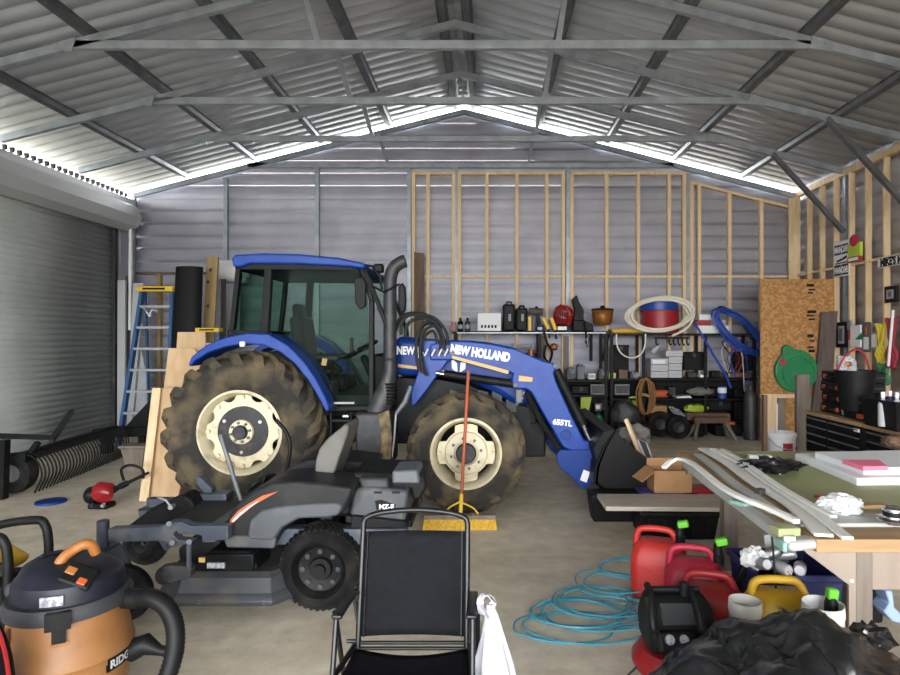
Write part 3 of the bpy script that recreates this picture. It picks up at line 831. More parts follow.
# ================================================================ zero-turn mower (front to the left)
MW = thing('zero_turn_mower', 'charcoal zero turn riding mower with wide deck parked before the tractor', 'lawn mower', (-1.6, 4.15, 0))
def mower_tyre(R, w, rim_r, blocks, parent, loc, drive=True):
    o = (0, 0, 0); b = B()
    b.lathe([(rim_r - .01, .02), (rim_r + .01, .0), (rim_r + .3 * (R - rim_r), -.02), (R - .05, .0), (R - .016, .035), (R - .004, w * .3), (R, w * .5), (R - .004, w * .7), (R - .016, w - .035), (R - .05, w), (rim_r + .01, w), (rim_r - .01, w - .03)], o, 'Y', 56)
    ty = b.make('tyre', 'tyre_black', parent, smooth=55, local=True); ty.location = V(loc) - W(parent).translation
    if blocks:
        b = B()
        for k in range(blocks):
            for side in (0, 1):
                rings = []
                for i in range(6):
                    t = i / 5.0; yy = w * .48 * (1 - t) + .030 * t; a = 2 * PI * (k + .5 * side) / blocks - .16 * math.sin(t * 2.2)
                    yv = w - yy if side else yy
                    r0 = R - .02 - .02 * t * t; r1 = R + .006 - .016 * t ** 2.5; hw = .56 * PI / blocks
                    rings.append([V((rr * math.cos(a + d), yv, rr * math.sin(a + d))) for rr, d in ((r0, -hw), (r1, -hw * .8), (r1, hw * .8), (r0, hw))])
                b.loft(rings)
        b.make('tread', 'tyre_black', ty, local=True)
    b = B()
    b.lathe([(rim_r + .004, .008), (rim_r - .006, -.004), (rim_r - .016, .012), (rim_r - .03, .05), (rim_r * .45, .062), (rim_r * .40, .04), (rim_r * .22, .04), (rim_r * .2, .02), (0, .02)], o, 'Y', 40)
    rim = b.make('rim', 'black_metal' if drive else 'dark_grey', ty, local=True)
    if drive:
        for k in range(8):
            a = 2 * PI * k / 8; q = B(); q.cyl((rim_r * .66 * math.cos(a), .045, rim_r * .66 * math.sin(a)), (rim_r * .66 * math.cos(a), .06, rim_r * .66 * math.sin(a)), .016, n=10); q.make('rim_hole', 'dark_grey', rim, local=True)
    return ty
t = mower_tyre(.262, .26, .165, 42, MW, (ax(318, 3.66), 3.66, .265))
c = copy_tree(t, MW); c.rotation_euler = (0, 0, PI); c.location = V((ax(318, 3.66), 4.86, .265)) - MW.location
# castors
cw = mower_tyre(.168, .13, .06, 0, MW, (ax(141, 4.42), 4.42, .168), False)
c2 = copy_tree(cw, MW); c2.location = V((ax(103, 3.58) + .12, 3.53, .168)) - MW.location
def castor(y, x, dz=0.0):
    b = B(); b.cyl((x, y, .44), (x, y, .60 - dz), .034, n=18); o = b.make('castor_post', 'mower_frame', MW, bevel=.004)
    f = B(); f.prism([(x - .05, .44), (x + .05, .44), (x + .20, .17), (x + .15, .13), (x + .05, .28), (x - .04, .36)], y - .09, y - .075)
    f.prism([(x - .05, .44), (x + .05, .44), (x + .20, .17), (x + .15, .13), (x + .05, .28), (x - .04, .36)], y + .075, y + .09); f.span((x - .05, y - .09, .425), (x + .05, y + .09, .44))
    f.cyl((x + .16, y - .1, .168), (x + .16, y + .1, .168), .014); f.make('castor_fork', 'mower_frame', o, bevel=.004)
    return o
xA = ax(103, 3.6)
castor(3.6, xA)
castor(4.48, xA - .20, .10)
# front arms and frame
YA = 3.57
b = B().ppx([(108, 529), (160, 527), (168, 522.5), (182, 522), (190, 526), (228, 526), (228, 540), (206, 541), (200, 535), (178, 534), (176, 530.5), (173, 535), (178, 540), (190, 541), (196, 538), (190, 543), (180, 546), (172, 546), (164, 541), (108, 542.5)], YA, YA + .07)
fa = b.make('front_arm', 'mower_frame', MW, bevel=.008)
for px, py in ((169, 524), (172, 543), (189, 542)): B().cyl(at(px, py, YA - .025), at(px, py, YA + .01), .017, n=10).make('bolt', 'mid_grey', fa, bevel=.002)
B().bar((xA - .2, 4.48, .46), (-1.25, 4.5, .46), .07, .08).make('front_arm', 'mower_frame', MW, bevel=.008)
b = B(); b.span((-1.72, 3.62, .46), (-1.64, 4.55, .54)); b.span((-1.1, 3.96, .44), (-1.02, 4.6, .54)); b.span((-1.5, 3.75, .40), (-.5, 3.85, .50)); b.span((-1.5, 4.4, .40), (-.5, 4.5, .50))
b.make('frame_cross_bar', 'mower_frame', MW, bevel=.006)
# foot plate, pedal and deck lift lever
b = B().prism([(-2.02, 3.78), (-2.06, 4.42), (-1.25, 4.5), (-1.25, 3.72)], .50, .515, 'Z'); b.make('foot_plate', 'mower_body', MW)
b = B(); p = at(206, 499, 4.45); q = at(197, 483, 4.47)
b.tube([at(208, 502, 4.45), at(205, 492, 4.45), at(198, 480, 4.46)], [.018, .018, .022]); b.span((ax(205, 4.45) - .02, 4.35, .50), (ax(232, 4.45), 4.48, .56)); b.make('deck_lift_pedal', 'mower_frame', MW, bevel=.006)
B().ppx([(203, 501), (210, 501), (212, 489), (200, 477), (195, 478), (203, 491)], 4.40, 4.47).make('pedal_bracket', 'mower_frame', MW, bevel=.005)
# deck: octagonal stamped shell with rim, belt covers, discharge chute
DYN = 3.36
def dxy(px, py, z): p = onz(px, py, z); return (p.x, p.y)
dk = [(-2.02, 3.52), (-1.86, 3.36), (-1.28, 3.36), (-1.12, 3.56), (-1.12, 4.6), (-1.3, 4.82), (-1.85, 4.82), (-2.05, 4.6)]
b = B(); cx = sum(p[0] for p in dk) / 8; cy = sum(p[1] for p in dk) / 8
rings = []
for z, k in ((.10, 1.0), (.13, 1.015), (.15, 1.0), (.17, .97), (.25, .93), (.275, .88)):
    rings.append([V((cx + (x - cx) * k, cy + (y - cy) * k, z)) for x, y in dk])
b.loft(rings); deck = b.make('mower_deck', 'deck_steel', MW, smooth=25, bevel=.006)
b = B(); b.span((-1.72, 3.45, .27), (-1.42, 3.72, .38)); b.prism([(-1.80, .275), (-1.70, .39), (-1.45, .39), (-1.40, .275)], 3.47, 3.70); b.make('spindle_cover', 'black_metal', deck, bevel=.012)
b = B().prism([(-1.75, .275), (-1.68, .37), (-1.40, .37), (-1.36, .275)], 4.35, 4.6); b.make('spindle_cover', 'black_metal', deck, bevel=.012)
b = B().ppx([(160, 561), (176, 548), (194, 545), (205, 552), (210, 568), (208, 576), (162, 577)], 3.62, 3.9); b.make('belt_shield', 'mower_body', deck, bevel=.02)
B().tube([at(189, 545, 3.55), at(189, 568, 3.5)], .014).make('lift_link', 'mower_frame', MW)
B().ppx([(182, 570.5), (191, 570.5), (191, 575.5), (182, 575.5)], 3.455, 3.47).make('warning_label', 'decal_gold', deck)
b = B(); b.ppx([(141, 586), (144, 581), (150, 579), (174, 581), (172, 592), (150, 598), (144, 596), (141, 591)], 3.36, 3.42); b.make('anti_scalp_bracket', 'deck_steel', deck, bevel=.006)
b = B(); p = at(148, 588, 3.40); b.lathe([(0, -.04), (.05, -.04), (.055, -.03), (.055, .03), (.05, .04), (0, .04)], (p.x, 3.40, p.z), 'Y', 20); b.make('anti_scalp_wheel', 'mower_body', deck)
b = B(); p = onz(220, 585, .262); q = B()
for px in (182, 250): c_ = at(px, 600 - 4, 3.35); B().cyl((c_.x, 3.352, .128), (c_.x, 3.37, .128), .012, n=10).make('deck_bolt', 'mid_grey', deck)
deck.location.y += .20
B().box((-1.56, 3.455, .385), (.10, .012, .03)).make('deck_decal', 'label_grey', deck)
# black rubber discharge chute on the far side
b = B().ppx([(121, 531), (150, 509), (183, 494), (192, 500), (198, 514), (176, 522), (130, 533)], 4.22, 4.40); b.make('discharge_chute', 'black_plastic', MW, bevel=.02)
p = at(171, 507, 4.19); b = B().cyl((p.x, 4.18, p.z), (p.x, 4.24, p.z), .018, n=12); b.tube([(p.x, 4.19, p.z), (p.x - .03, 4.18, p.z + .05), (p.x - .09, 4.19, p.z + .07)], .008); b.make('chute_spring', 'aluminium', MW)
# body: fender pods
FY = 3.66
pod = [(222, 541), (224, 528), (230, 513), (240, 501), (254, 490), (272, 483), (292, 481), (326, 484), (353, 488), (351, 497), (343, 514), (328, 517), (300, 519), (284, 528), (276, 541), (272, 549), (226, 547)]
near = B().ppx(pod, FY, FY + .40).make('fender_pod', 'mower_body', MW, bevel=.035, seg=3)
far = B().ppx(pod, FY, FY + .40); far.xf(Matrix.Translation((0, .70, 0))); far.make('fender_pod', 'mower_body', MW, bevel=.035, seg=3)
b = B().ppx([(247, 534), (250, 520), (260, 511), (274, 507), (318, 503), (338, 503), (343, 507), (338, 516), (326, 518), (298, 519), (282, 528), (273, 541), (249, 540)], FY - .02, FY + .05); b.make('fender_panel', 'mower_panel', near, bevel=.014)
b = B().ppx([(222, 536), (276, 536), (274, 549), (226, 548)], FY - .015, FY + .05); b.make('pod_skirt', 'mower_panel', near, bevel=.012)
stripe = [(228.5, 527), (231, 519), (238, 511), (249, 503.5), (262, 496), (278, 491.5), (268, 497), (254, 505), (243, 514), (234, 522)]
st_ = B().ppx(stripe, FY - .006, FY + .01).make('body_stripe', 'stripe_orange', near)
B().ppx([(232, 521), (239, 513.5), (249, 506.5), (258, 501), (257, 502.5), (249, 508), (240, 515.5), (233.5, 522)], FY - .010, FY + .005).make('stripe_inlay', 'white_paint', st_)
b = B().prism([(-1.42, 3.9), (-1.42, 4.5), (-.86, 4.5), (-.86, 3.9)], .60, .66, 'Z'); b.span((-1.4, 4.0, .5), (-.9, 4.4, .62)); b.make('seat_base', 'mower_body', MW, bevel=.03)
b = B().ppx([(286, 492), (318, 478), (326, 483), (322, 488), (290, 495)], 4.12, 4.2); b.make('rear_stripe', 'stripe_orange', MW, bevel=.01)
SY = 3.95
back = [(310, 484), (314, 474), (316, 458), (319, 449), (328, 438), (338, 430), (345, 424), (349, 425.5), (348, 433), (342, 450), (335, 470), (330, 484), (320, 485)]
sb = B().ppx(back, SY, SY + .34); seat_ = sb.make('operator_seat', 'seat_grey', MW, bevel=.05, seg=4)
b = B().span((-1.44, 3.98, .655), (-1.08, 4.40, .745)); b.make('seat_cushion', 'seat_grey', seat_, bevel=.05, seg=4)
# steering levers
def lever(pts, o_):
    return B().tube(spline(pts, 5), .015, 10).make('steering_lever', o_, MW)
lever([at(241, 500, 3.98), at(236, 485, 3.98), at(229, 462, 3.98), at(222, 440, 3.99), at(221, 435, 4.0)], 'mid_grey')
lever([at(284, 482, 4.42), at(288, 462, 4.42), at(290, 446, 4.42), at(286, 432, 4.42), at(276, 420, 4.42)], 'black_metal')
B().ppx([(247, 492), (251, 480), (266, 478), (270, 484), (262, 492)], 4.1, 4.3).make('control_grip_box', 'mower_body', MW, bevel=.02)
b = B()
for k in range(7): c_ = at(252 + k * 2.2, 489 - k * 1.6, 4.08); b.box(c_, (.016, .10, .05), (0, .5, 0))
b.make('foot_grille', 'black_plastic', MW)
# engine and rear guard
GY = 3.82
g1 = B().ppx([(353, 489), (372, 487), (408, 491), (405, 523), (372, 524), (349, 517)], GY, GY + .62); gd = g1.make('engine_cover', 'mower_panel', MW, bevel=.02)
b = B()
for px in (378, 396): p = at(px, 492.5, GY - .004); b = B(); b.box((p.x, GY - .002, p.z), (.05, .01, .012)); b.make('slot', 'black_plastic', gd)
B().ppx([(375, 501), (381, 500), (396, 505), (395, 509), (393, 514), (379, 515), (376, 509)], GY - .006, GY + .005).make('engine_badge', 'black_plastic', gd)
B().ppx([(378, 510), (394, 510), (392, 514), (380, 515)], GY - .010, GY).make('badge_band', 'red_paint', gd)
B().text('MZ-E', .042, TM(at(379, 509, GY - .009)), .002, .001).make('lettering', 'white_paint', gd)
b = B().ppx([(352, 472), (424, 474), (427, 488), (420, 500), (412, 500), (410, 490), (354, 488)], GY + .1, GY + .55); b.make('engine', 'black_metal', MW, bevel=.02)
b = B().ppx([(392, 471), (417, 470), (420, 484), (392, 484)], GY + .04, GY + .34); ec = b.make('air_filter_box', 'mid_grey', MW, bevel=.015)
b = B().ppx([(358, 478), (388, 478), (390, 490), (360, 490)], GY + .02, GY + .3); b.make('fuel_filler', 'dark_grey', MW, bevel=.02)
b = B(); b.bar(at(346, 518, GY), at(408, 524, GY), .05, .05, (0, 1, 0)); b.bar(at(408, 524, GY), (at(408, 524, GY).x, GY + .62, at(408, 524, GY).z), .05, .05); b.bar(at(351, 524, GY - .02), at(405, 530, GY - .02), .03, .12, (0, 0, 1)); b.make('rear_bumper', 'black_metal', MW, bevel=.01)
b = B(); b.span((-1.0, 3.8, .2), (-.62, 4.62, .42)); b.cyl((-1.0, 3.78, .262), (-1.0, 4.65, .262), .06); b.make('transaxle', 'black_metal', MW, bevel=.02)

# ================================================================ folding sling chair
CH = thing('folding_chair', 'black sling seat folding patio chair facing the camera', 'chair', (ax(413, 2.62), 2.55, 0))
cxm = ax(413, 2.62); hw = .235; YBk = 2.66
zt_, zb = az(520, 2.72), az(638, 2.62)
def cp(s, t):                                          # along the back upright
    return V((cxm + s * hw, 2.60 + .12 * t, zb + (zt_ - zb) * t))
b = B(); pts = [cp(-1, -.06), cp(-1, .3), cp(-1, .8), cp(-1, .97)]
top = [cp(-1, .97), cp(-1, 1.0) + V((.015, 0, .012)), cp(-1, 1.0) + V((.09, 0, .035)), V((cxm, 2.725, zt_ + .045)), cp(1, 1.0) + V((-.09, 0, .035)), cp(1, 1.0) + V((-.015, 0, .012)), cp(1, .97)]
b.tube(pts[:-1] + spline(top, 5) + [cp(1, .8), cp(1, .3), cp(1, -.06)], .0125, 10)
b.make('back_frame', 'chair_frame', CH)
b = B()
def bf(u, v):
    s = -1 + 2 * u; t = .03 + .87 * v
    p = cp(s * .965, t); return p + V((0, .018 * (1 - s * s), 0))
b.sheet(bf, 16, 12); bk_ = b.make('back_sling', 'sling', CH, solid=.003, smooth=80)
for s in (-1, 1): B().tube([cp(s * .90, .03) + V((0, -.004, 0)), cp(s * .90, .9) + V((0, -.004, 0))], .0035, 5).make('hem', 'chair_frame', bk_)
zs = .362
b = B(); b.sheet(lambda u, v: V((cxm + (-1 + 2 * u) * (.245 + .03 * v), 2.575 - .47 * v, zs + .05 * v - .03 * math.sin(PI * u) - .03 * math.sin(PI * v))), 14, 12)
b.make('seat_sling', 'sling', CH, solid=.003, smooth=80)
for s in (-1, 1): B().tube([(cxm + s * .25, 2.60, zs), (cxm + s * .28, 2.10, zs + .052)], .012, 10).make('seat_rail', 'chair_frame', CH)
b = B(); b.cyl((cxm - .25, 2.10, zs + .05), (cxm + .25, 2.10, zs + .05), .011); b.make('front_rail', 'chair_frame', CH)
for z, y in ((zb - .01, 2.60), (zb - .035, 2.60)): B().cyl((cxm - .25, y, z), (cxm + .25, y, z), .008).make('cross_rod', 'chair_frame', CH)
for s in (-1, 1):
    xa = cxm + s * .285
    B().tube([(cxm + s * .245, 2.60, zs + .02), (xa, 2.60, zs + .02)], .009).make('spacer', 'chair_frame', CH)
    B().tube([(xa, 2.40, .60), (xa, 2.66, .012)], .011, 10).make('leg', 'chair_frame', CH)
    B().tube([(xa - s * .018, 2.35, .60), (xa - s * .018, 2.17, .012)], .011, 10).make('leg', 'chair_frame', CH)
    a = B().sheet(lambda u, v: V((cxm + s * .262 + (u - .5) * .042, 2.64 - .31 * v, .575 + .055 * v - .02 * v * v)), 2, 8)
    a.make('armrest', 'chair_frame', CH, solid=.018, bevel=.006)
    B().tube([cp(s, .12), (cxm + s * .262, 2.63, .572)], .009).make('arm_bracket', 'chair_frame', CH)
# carrier bag hung over the arm
xb_ = ax(485, 2.42)
b = B()
prof = [(.0, .645), (.012, .60), (.03, .52), (.055, .42), (.075, .30), (.085, .2), (.07, .13), (.02, .11)]
rings = []
for k, (r, z) in enumerate(prof):
    ring = []
    for j in range(40):
        a = 2 * PI * j / 40; q = 1 + .30 * noise.noise(V((math.cos(a) * 2.4, math.sin(a) * 2.4, z * 3))) + .14 * math.sin(a * 6 + z * 5)
        ring.append(V((xb_ + (r * 1.0 + .012) * math.cos(a) * q + .02 + .05 * (k / 7), 2.37 + (r * .55 + .012) * math.sin(a) * q, z)))
    rings.append(ring)
b.loft(rings, cap=True)
bag = b.make('carrier_bag', plastic_film('bag_film', (186, 187, 194), .85), None, smooth=60)
tag(bag, 'white thin plastic carrier bag hanging from the chair arm', 'bag')
b = B()
for s in (-1, 1): b.ribbon(spline([(xb_ - .014 * s, 2.36 + .02 * s, .60), (xb_ - .018, 2.36 + .01 * s, .66), (xb_ + .004, 2.37, .685), (xb_ + .03, 2.38 - .01 * s, .655), (xb_ + .025, 2.38, .60)], 5), .03, .002)
b.make('bag_handle', 'bag_film', bag, solid=.001)

# ================================================================ shop vacuum
VX, VY = ax(70, 2.62), 2.62
VC = thing('shop_vacuum', 'orange drum wet and dry vacuum with navy lid at bottom left', 'vacuum cleaner', (VX, VY, 0))
o = (VX, VY, 0); zl = az(612, 2.4)
b = B(); b.lathe([(0, .10), (.20, .10), (.215, .12), (.232, .30), (.238, .335), (.246, .345), (.246, .36), (.238, .372), (.225, .46), (.218, .545), (.212, .56), (0, .56)], o, 'Z', 56)
dr = b.make('drum', 'vac_orange', VC)
b = B(); b.lathe([(.215, .535), (.236, .54), (.240, .575), (.228, .60), (.10, .61), (0, .61)], o, 'Z', 56); lid = b.make('lid', 'vac_grey', VC)
b = B(); rings = []
for z, k, sh in ((.585, .217, 0), (.645, .212, 0), (.672, .205, 0), (.686, .19, 0), (.722, .172, 0), (.742, .14, .0), (.75, .09, 0)):
    rings.append([V((VX + k * math.cos(a) * 1.0, VY + k * math.sin(a) * .95, z - (.02 if z > .7 else 0) * (1 + math.cos(a)) * .8)) for a in [2 * PI * j / 40 for j in range(40)]])
b.loft(rings); mh = b.make('motor_head', 'vac_navy', VC, smooth=30)
for k in range(6):
    a = 2.2 + k * .13; q = B(); q.bar((VX + .10 * math.cos(a), VY + .1 * math.sin(a) * .9 - .05, .757), (VX + .17 * math.cos(a), VY + .16 * math.sin(a) * .9 - .05, .715), .014, .012); q.make('cooling_fin', 'vac_navy', mh)
b = B(); h0 = [(VX - .02, VY - .06, .705), (VX + .0, VY - .04, .75), (VX + .025, VY - .01, .775), (VX + .055, VY + .01, .79), (VX + .075, VY + .03, .78), (VX + .08, VY + .05, .74)]
b.tube(spline(h0, 5), .022, 10); b.make('carry_handle', 'vac_orange_trim', VC)
b = B().box((VX + .11, VY - .105, .695), (.13, .10, .04), (.62, .45, .2)); sp = b.make('switch_panel', 'black_plastic', mh, bevel=.012)
B().box((VX + .085, VY - .115, .722), (.04, .035, .02), (.62, .45, .2)).make('power_switch', 'vac_orange_trim', sp, bevel=.005)
B().box((VX + .14, VY - .13, .685), (.035, .03, .012), (.62, .45, .2)).make('dial', 'orange', sp, bevel=.004)
def wrap(r, a0, z):                                     # bends lettering and labels round the drum
    def f(co): a = a0 + co.x / r; return V((VX + r * math.cos(a), VY + r * math.sin(a), z + co.y))
    return f
def curved(r, a0, a1, z0, z1, name, m, parent, t=.006):
    b = B(); b.lathe([(r - .004, z0), (r + t, z0), (r + t, z1), (r - .004, z1), (r - .004, z0)], o, 'Z', 10, a0, a1)
    return b.make(name, m, parent, bevel=.002)
curved(.2125, -1.45, -1.07, .612, .652, 'rating_label', 'label_grey', mh, .004)
lt = curved(.243, -1.29, -.95, .53, .60, 'lid_latch', 'black_plastic', VC, .02)
curved(.226, -1.22, -1.02, .47, .54, 'latch_hook', 'black_plastic', lt, .016)
curved(.222, -1.27, -.97, .45, .47, 'latch_recess', 'vac_orange', dr, .004)
curved(.238, -.40, .50, .285, .340, 'badge_plate', 'black_plastic', dr, .006)
B().text('RIDGID', .046, Matrix.Identity(4), .002, .001, bend=wrap(.2455, -.36, .298)).make('lettering', 'white_paint', dr)
B().box((VX - .115, VY - .205, .47), (.018, .02, .11), (0, 0, -.45)).make('drain_plug_rib', 'vac_orange', dr, bevel=.006)
curved(.233, -1.45, -1.05, .26, .32, 'tool_recess', 'vac_orange_trim', dr, .003)
pr = B().cyl((VX + .21, VY + .03, .545), (VX + .30, VY + .02, .55), .042, n=20); port = pr.make('hose_port', 'black_plastic', VC, bevel=.004)
hp = spline([(VX + .28, VY + .02, .552), (VX + .36, VY + .0, .56), (VX + .43, VY - .01, .52), (VX + .47, VY - .02, .43), (VX + .475, VY - .05, .32), (VX + .44, VY - .09, .20), (VX + .36, VY - .13, .11), (VX + .26, VY - .2, .06), (VX + .12, VY - .30, .045)], 14)
rs = [.036 + (.0035 if k % 2 else 0) for k in range(len(hp))]
B().tube(hp, rs, 14).make('hose', 'black_plastic', VC, smooth=70)
b = B(); b.tube([(VX + .23, VY + .06, .30), (VX + .30, VY + .06, .33), (VX + .36, VY + .06, .30), (VX + .46, VY + .06, .285)], [.05, .045, .022, .018], 12); b.make('nozzle', 'black_plastic', VC)
B().span((VX - .25, VY - .06, .58), (VX - .18, VY + .03, .64)).make('exhaust_port', 'vac_grey', VC, bevel=.02)
for k in range(4):
    a = PI / 4 + k * PI / 2; x, y = VX + .19 * math.cos(a), VY + .19 * math.sin(a)
    q = B(); q.lathe([(0, -.014), (.03, -.014), (.034, 0), (.03, .014), (0, .014)], (x, y, .034), 'Y', 18); q.span((x - .02, y - .02, .06), (x + .02, y + .02, .13)); q.make('castor', 'black_plastic', VC)
B().tube(spline([(VX - .25, VY - .02, .58), (VX - .29, VY - .02, .5), (VX - .28, VY - .05, .4), (VX - .27, VY - .02, .32)], 5), .006).make('power_cord', 'rubber', VC)

# machine in a black tube frame at the left edge
gx = -2.335
GN = thing('pressure_washer', 'machine in black tube frame with yellow casing left of the vacuum', 'machine', (gx, 2.80, 0))
for y in (2.70, 2.95):
    B().tube(spline([(gx - .3, y, .02), (gx - .3, y, .6), (gx - .12, y, .755), (gx + .11, y, .80), (gx + .165, y, .77), (gx + .18, y, .68), (gx + .18, y, .60), (gx + .18, y, .02)], 6), .021, 10).make('tube_frame', 'black_metal', GN)
B().span((gx - .3, 2.69, .62), (gx + .17, 2.72, .68)).make('cross_bar', 'black_metal', GN, bevel=.008)
B().prism([(gx - .3, .60), (gx + .09, .60), (gx + .12, .64), (gx - .02, .72), (gx - .3, .74)], 2.74, 2.93).make('casing', 'yellow_plastic', GN, bevel=.02)
B().span((gx - .28, 2.72, .12), (gx + .14, 2.95, .58)).make('engine_block', 'black_plastic', GN, bevel=.03)
for s in (2.66, 2.99): B().lathe([(0, -.03), (.08, -.03), (.13, -.025), (.14, 0), (.13, .025), (.08, .03), (0, .03)], (gx - .1, s, .14), 'Y', 24).make('wheel', 'tyre_black', GN)
B().tube(spline([(gx + .0, 2.68, .60), (gx + .10, 2.66, .585), (gx + .16, 2.64, .55), (gx + .19, 2.62, .46), (gx + .18, 2.62, .3)], 6), .012).make('fuel_hose', 'orange', GN)
B().tube(spline([(gx - .02, 2.67, .78), (gx + .04, 2.66, .80), (gx + .07, 2.66, .75), (gx + .06, 2.66, .68), (gx + .03, 2.66, .64)], 6), .006).make('spark_lead', 'white_plastic', GN)
# dark padded panel with red edge, standing in front of it
bx = -1.855
b = B().ball((bx, 2.20, .345), (.105, .10, .34), 24, 14)
pd = b.make('kit_bag', 'sling', None); tag(pd, 'dark rounded bag with red piping at the left edge below the machine', 'bag')
b = B().tube([V((bx + .107 * math.cos(a), 2.20, .345 + .342 * math.sin(a))) for a in [2 * PI * k / 40 for k in range(40)]], .008, 6, closed=True); b.make('piping', 'red_paint', pd)

# ================================================================ push broom leaning on the tractor
BR = thing('push_broom', 'yellow push broom leaning on the front tractor tyre', 'broom', (ax(460, 5.34), 5.34, 0))
b = B().span((ax(424, 5.34), 5.30, .085), (ax(496, 5.34), 5.375, .125)); b.make('broom_block', 'grey_wood', BR, bevel=.008)
b = B(); bz = ax(424, 5.34), ax(496, 5.34)
b.loft([[V((bz[0] - .01, 5.28, 0)), V((bz[1] + .01, 5.28, 0)), V((bz[1] + .01, 5.39, 0)), V((bz[0] - .01, 5.39, 0))], [V((bz[0] + .005, 5.305, .09)), V((bz[1] - .005, 5.305, .09)), V((bz[1] - .005, 5.37, .09)), V((bz[0] + .005, 5.37, .09))]])
b.make('bristles', 'broom_yellow', BR)
h0, h1 = at(460.5, 512, 5.345), at(468.5, 371, 5.735)
B().cyl(h0, h1, .0155, n=12).make('handle', 'broom_handle', BR)
B().cyl(h0 + (h1 - h0) * -.02, h0 + (h1 - h0) * .12, .019, n=12).make('ferrule', 'yellow', BR)
b = B()
for px in (441, 481): b.tube(spline([at(px, 518, 5.34), at(px + (8 if px < 460 else -8), 508, 5.345), at(459.5, 502, 5.35)], 5), .008)
b.make('brace', 'yellow', BR)

# ================================================================ coil of blue air hose on the floor
r2 = random.Random(3)
c1, c2, c3 = V((ax(585, 3.55), 3.55, 0)), V((ax(600, 4.0), 4.0, 0)), V((ax(622, 4.25), 4.25, 0))
pts = []
loops = [(ax(572, 3.5), 3.5, .36, .20)] * 2 + [(ax(592, 3.62), 3.62, .34, .24)] * 4 + [(ax(602, 3.78), 3.78, .27, .24)] * 3 + [(ax(610, 4.02), 4.02, .22, .20)] * 2 + [(ax(616, 4.28), 4.28, .18, .16)] * 2
z = .006
for k, (x, y, a, c) in enumerate(loops):
    x += r2.uniform(-.09, .09); y += r2.uniform(-.06, .06); a *= r2.uniform(.7, 1.1); c *= r2.uniform(.7, 1.1); ph = r2.uniform(0, .7)
    for j in range(12):
        t = 2 * PI * j / 12 + ph
        pts.append(V((x + a * math.cos(t) + r2.uniform(-.012, .012), y + c * math.sin(t), .007 + .0036 * k + .006 * math.sin(t * 2 + k))))
pts.append(V((ax(640, 4.3), 4.3, .008)))
hz = B().tube(spline(pts, 4), .0058, 6).make('air_hose', 'hose_blue'); tag(hz, 'light blue air hose lying in loose loops on the concrete', 'hose')
# ================================================================ work bench on the right with what lies on it
BZ = .85
BN = thing('work_bench', 'large timber work bench with pale green top along the right side', 'workbench', (2.4, 3.5, 0))
BX0, BX1 = 1.42, 3.1
B().span((BX0 + .18, 2.87, BZ - .03), (BX1, 4.47, BZ)).make('bench_top', 'green_board', BN, bevel=.003)
B().span((BX0, 2.87, BZ - .04), (BX0 + .178, 4.47, BZ - .001)).make('side_plank', 'tan_post', BN, bevel=.003)
B().span((BX0, 2.70, BZ - .045), (BX1, 2.868, BZ + .012)).make('guide_rail', 'vinyl_grey', BN, bevel=.008)
B().span((BX0 - .03, 2.53, BZ - .06), (BX1, 2.698, BZ - .004)).make('front_plank', 'bench_edge', BN, bevel=.004)
LYb = 2.95
B().span((ax(856, LYb), LYb, 0), (ax(873, LYb), LYb + .09, BZ - .045)).make('leg', 'grey_wood', BN, bevel=.004)
B().span((ax(722, 4.4), 4.36, 0), (ax(736, 4.4), 4.45, BZ - .03)).make('leg', 'grey_wood', BN, bevel=.004)
for y in (LYb, 4.36): B().span((2.96, y, 0), (3.05, y + .09, BZ - .045)).make('leg', 'grey_wood', BN, bevel=.004)
g = B().ppx([(805, 546), (856, 540), (856, 690), (849, 690), (849, 585), (805, 552)], LYb - .02, LYb); gu = g.make('gusset_panel', 'taupe', BN, bevel=.002)
for py in (549, 581): B().cyl(at(852, py, LYb - .024), at(852, py, LYb - .018), .008, n=10).make('screw', 'aluminium', gu)
B().span((ax(873, LYb), LYb + .02, .45), (2.96, LYb + .04, BZ - .045)).make('apron_panel', 'taupe', BN)
B().span((BX0 + .05, 4.40, BZ - .16), (2.96, 4.44, BZ - .03)).make('apron_panel', 'grey_wood', BN)

def strip(pix, w, t, m, label, name='vinyl_strip', z=BZ + .006, dz=None, group='strips on the bench'):
    pts = []
    for k, (x, y) in enumerate(pix):
        pts.append(onz(x, y, z + (dz[k] if dz else 0)))
    o = B().ribbon(spline(pts, 6), w, t).make(name, m, None, bevel=.002)
    return tag(o, label, 'trim strip', group)
strip([(703, 449.5), (728, 464), (752, 482), (790, 505), (824, 537)], .075, .014, 'vinyl_white', 'wide white vinyl strip ending at the bench front, second from its right end', z=BZ + .012)
strip([(713, 450), (740, 464), (772, 486), (812, 512), (848, 540)], .045, .014, 'vinyl_white', 'white vinyl strip reaching furthest right over the bench front edge', z=BZ + .03)
strip([(722, 450), (744, 463), (776, 485), (806, 503), (834, 518)], .030, .012, 'vinyl_white', 'short narrow white strip stopping at the crumpled film on the bench', z=BZ + .045)
strip([(698, 456), (716, 470), (734, 485), (756, 500), (776, 514)], .06, .016, 'vinyl_grey', 'flat grey strip lying under the white strips on the bench', z=BZ + .004)
strip([(664, 469), (671, 463), (680, 460.5), (692, 465), (706, 476), (722, 489), (742, 500), (770, 511), (797, 524)], .032, .02, 'vinyl_white', 'white strip arching over the far left bench corner', dz=[-.03, .0, .02, .03, .03, .02, .015, .01, .0], z=BZ + .045)
strip([(686, 466), (700, 478), (716, 491), (738, 507), (762, 525), (790, 546)], .05, .04, 'vinyl_grey', 'thick grey channel hanging past the left bench edge', dz=[.02, .02, .01, 0, 0, 0], z=BZ - .03)
p0, p1 = onz(786, 546, BZ - .03), onz(816, 543, BZ - .03)
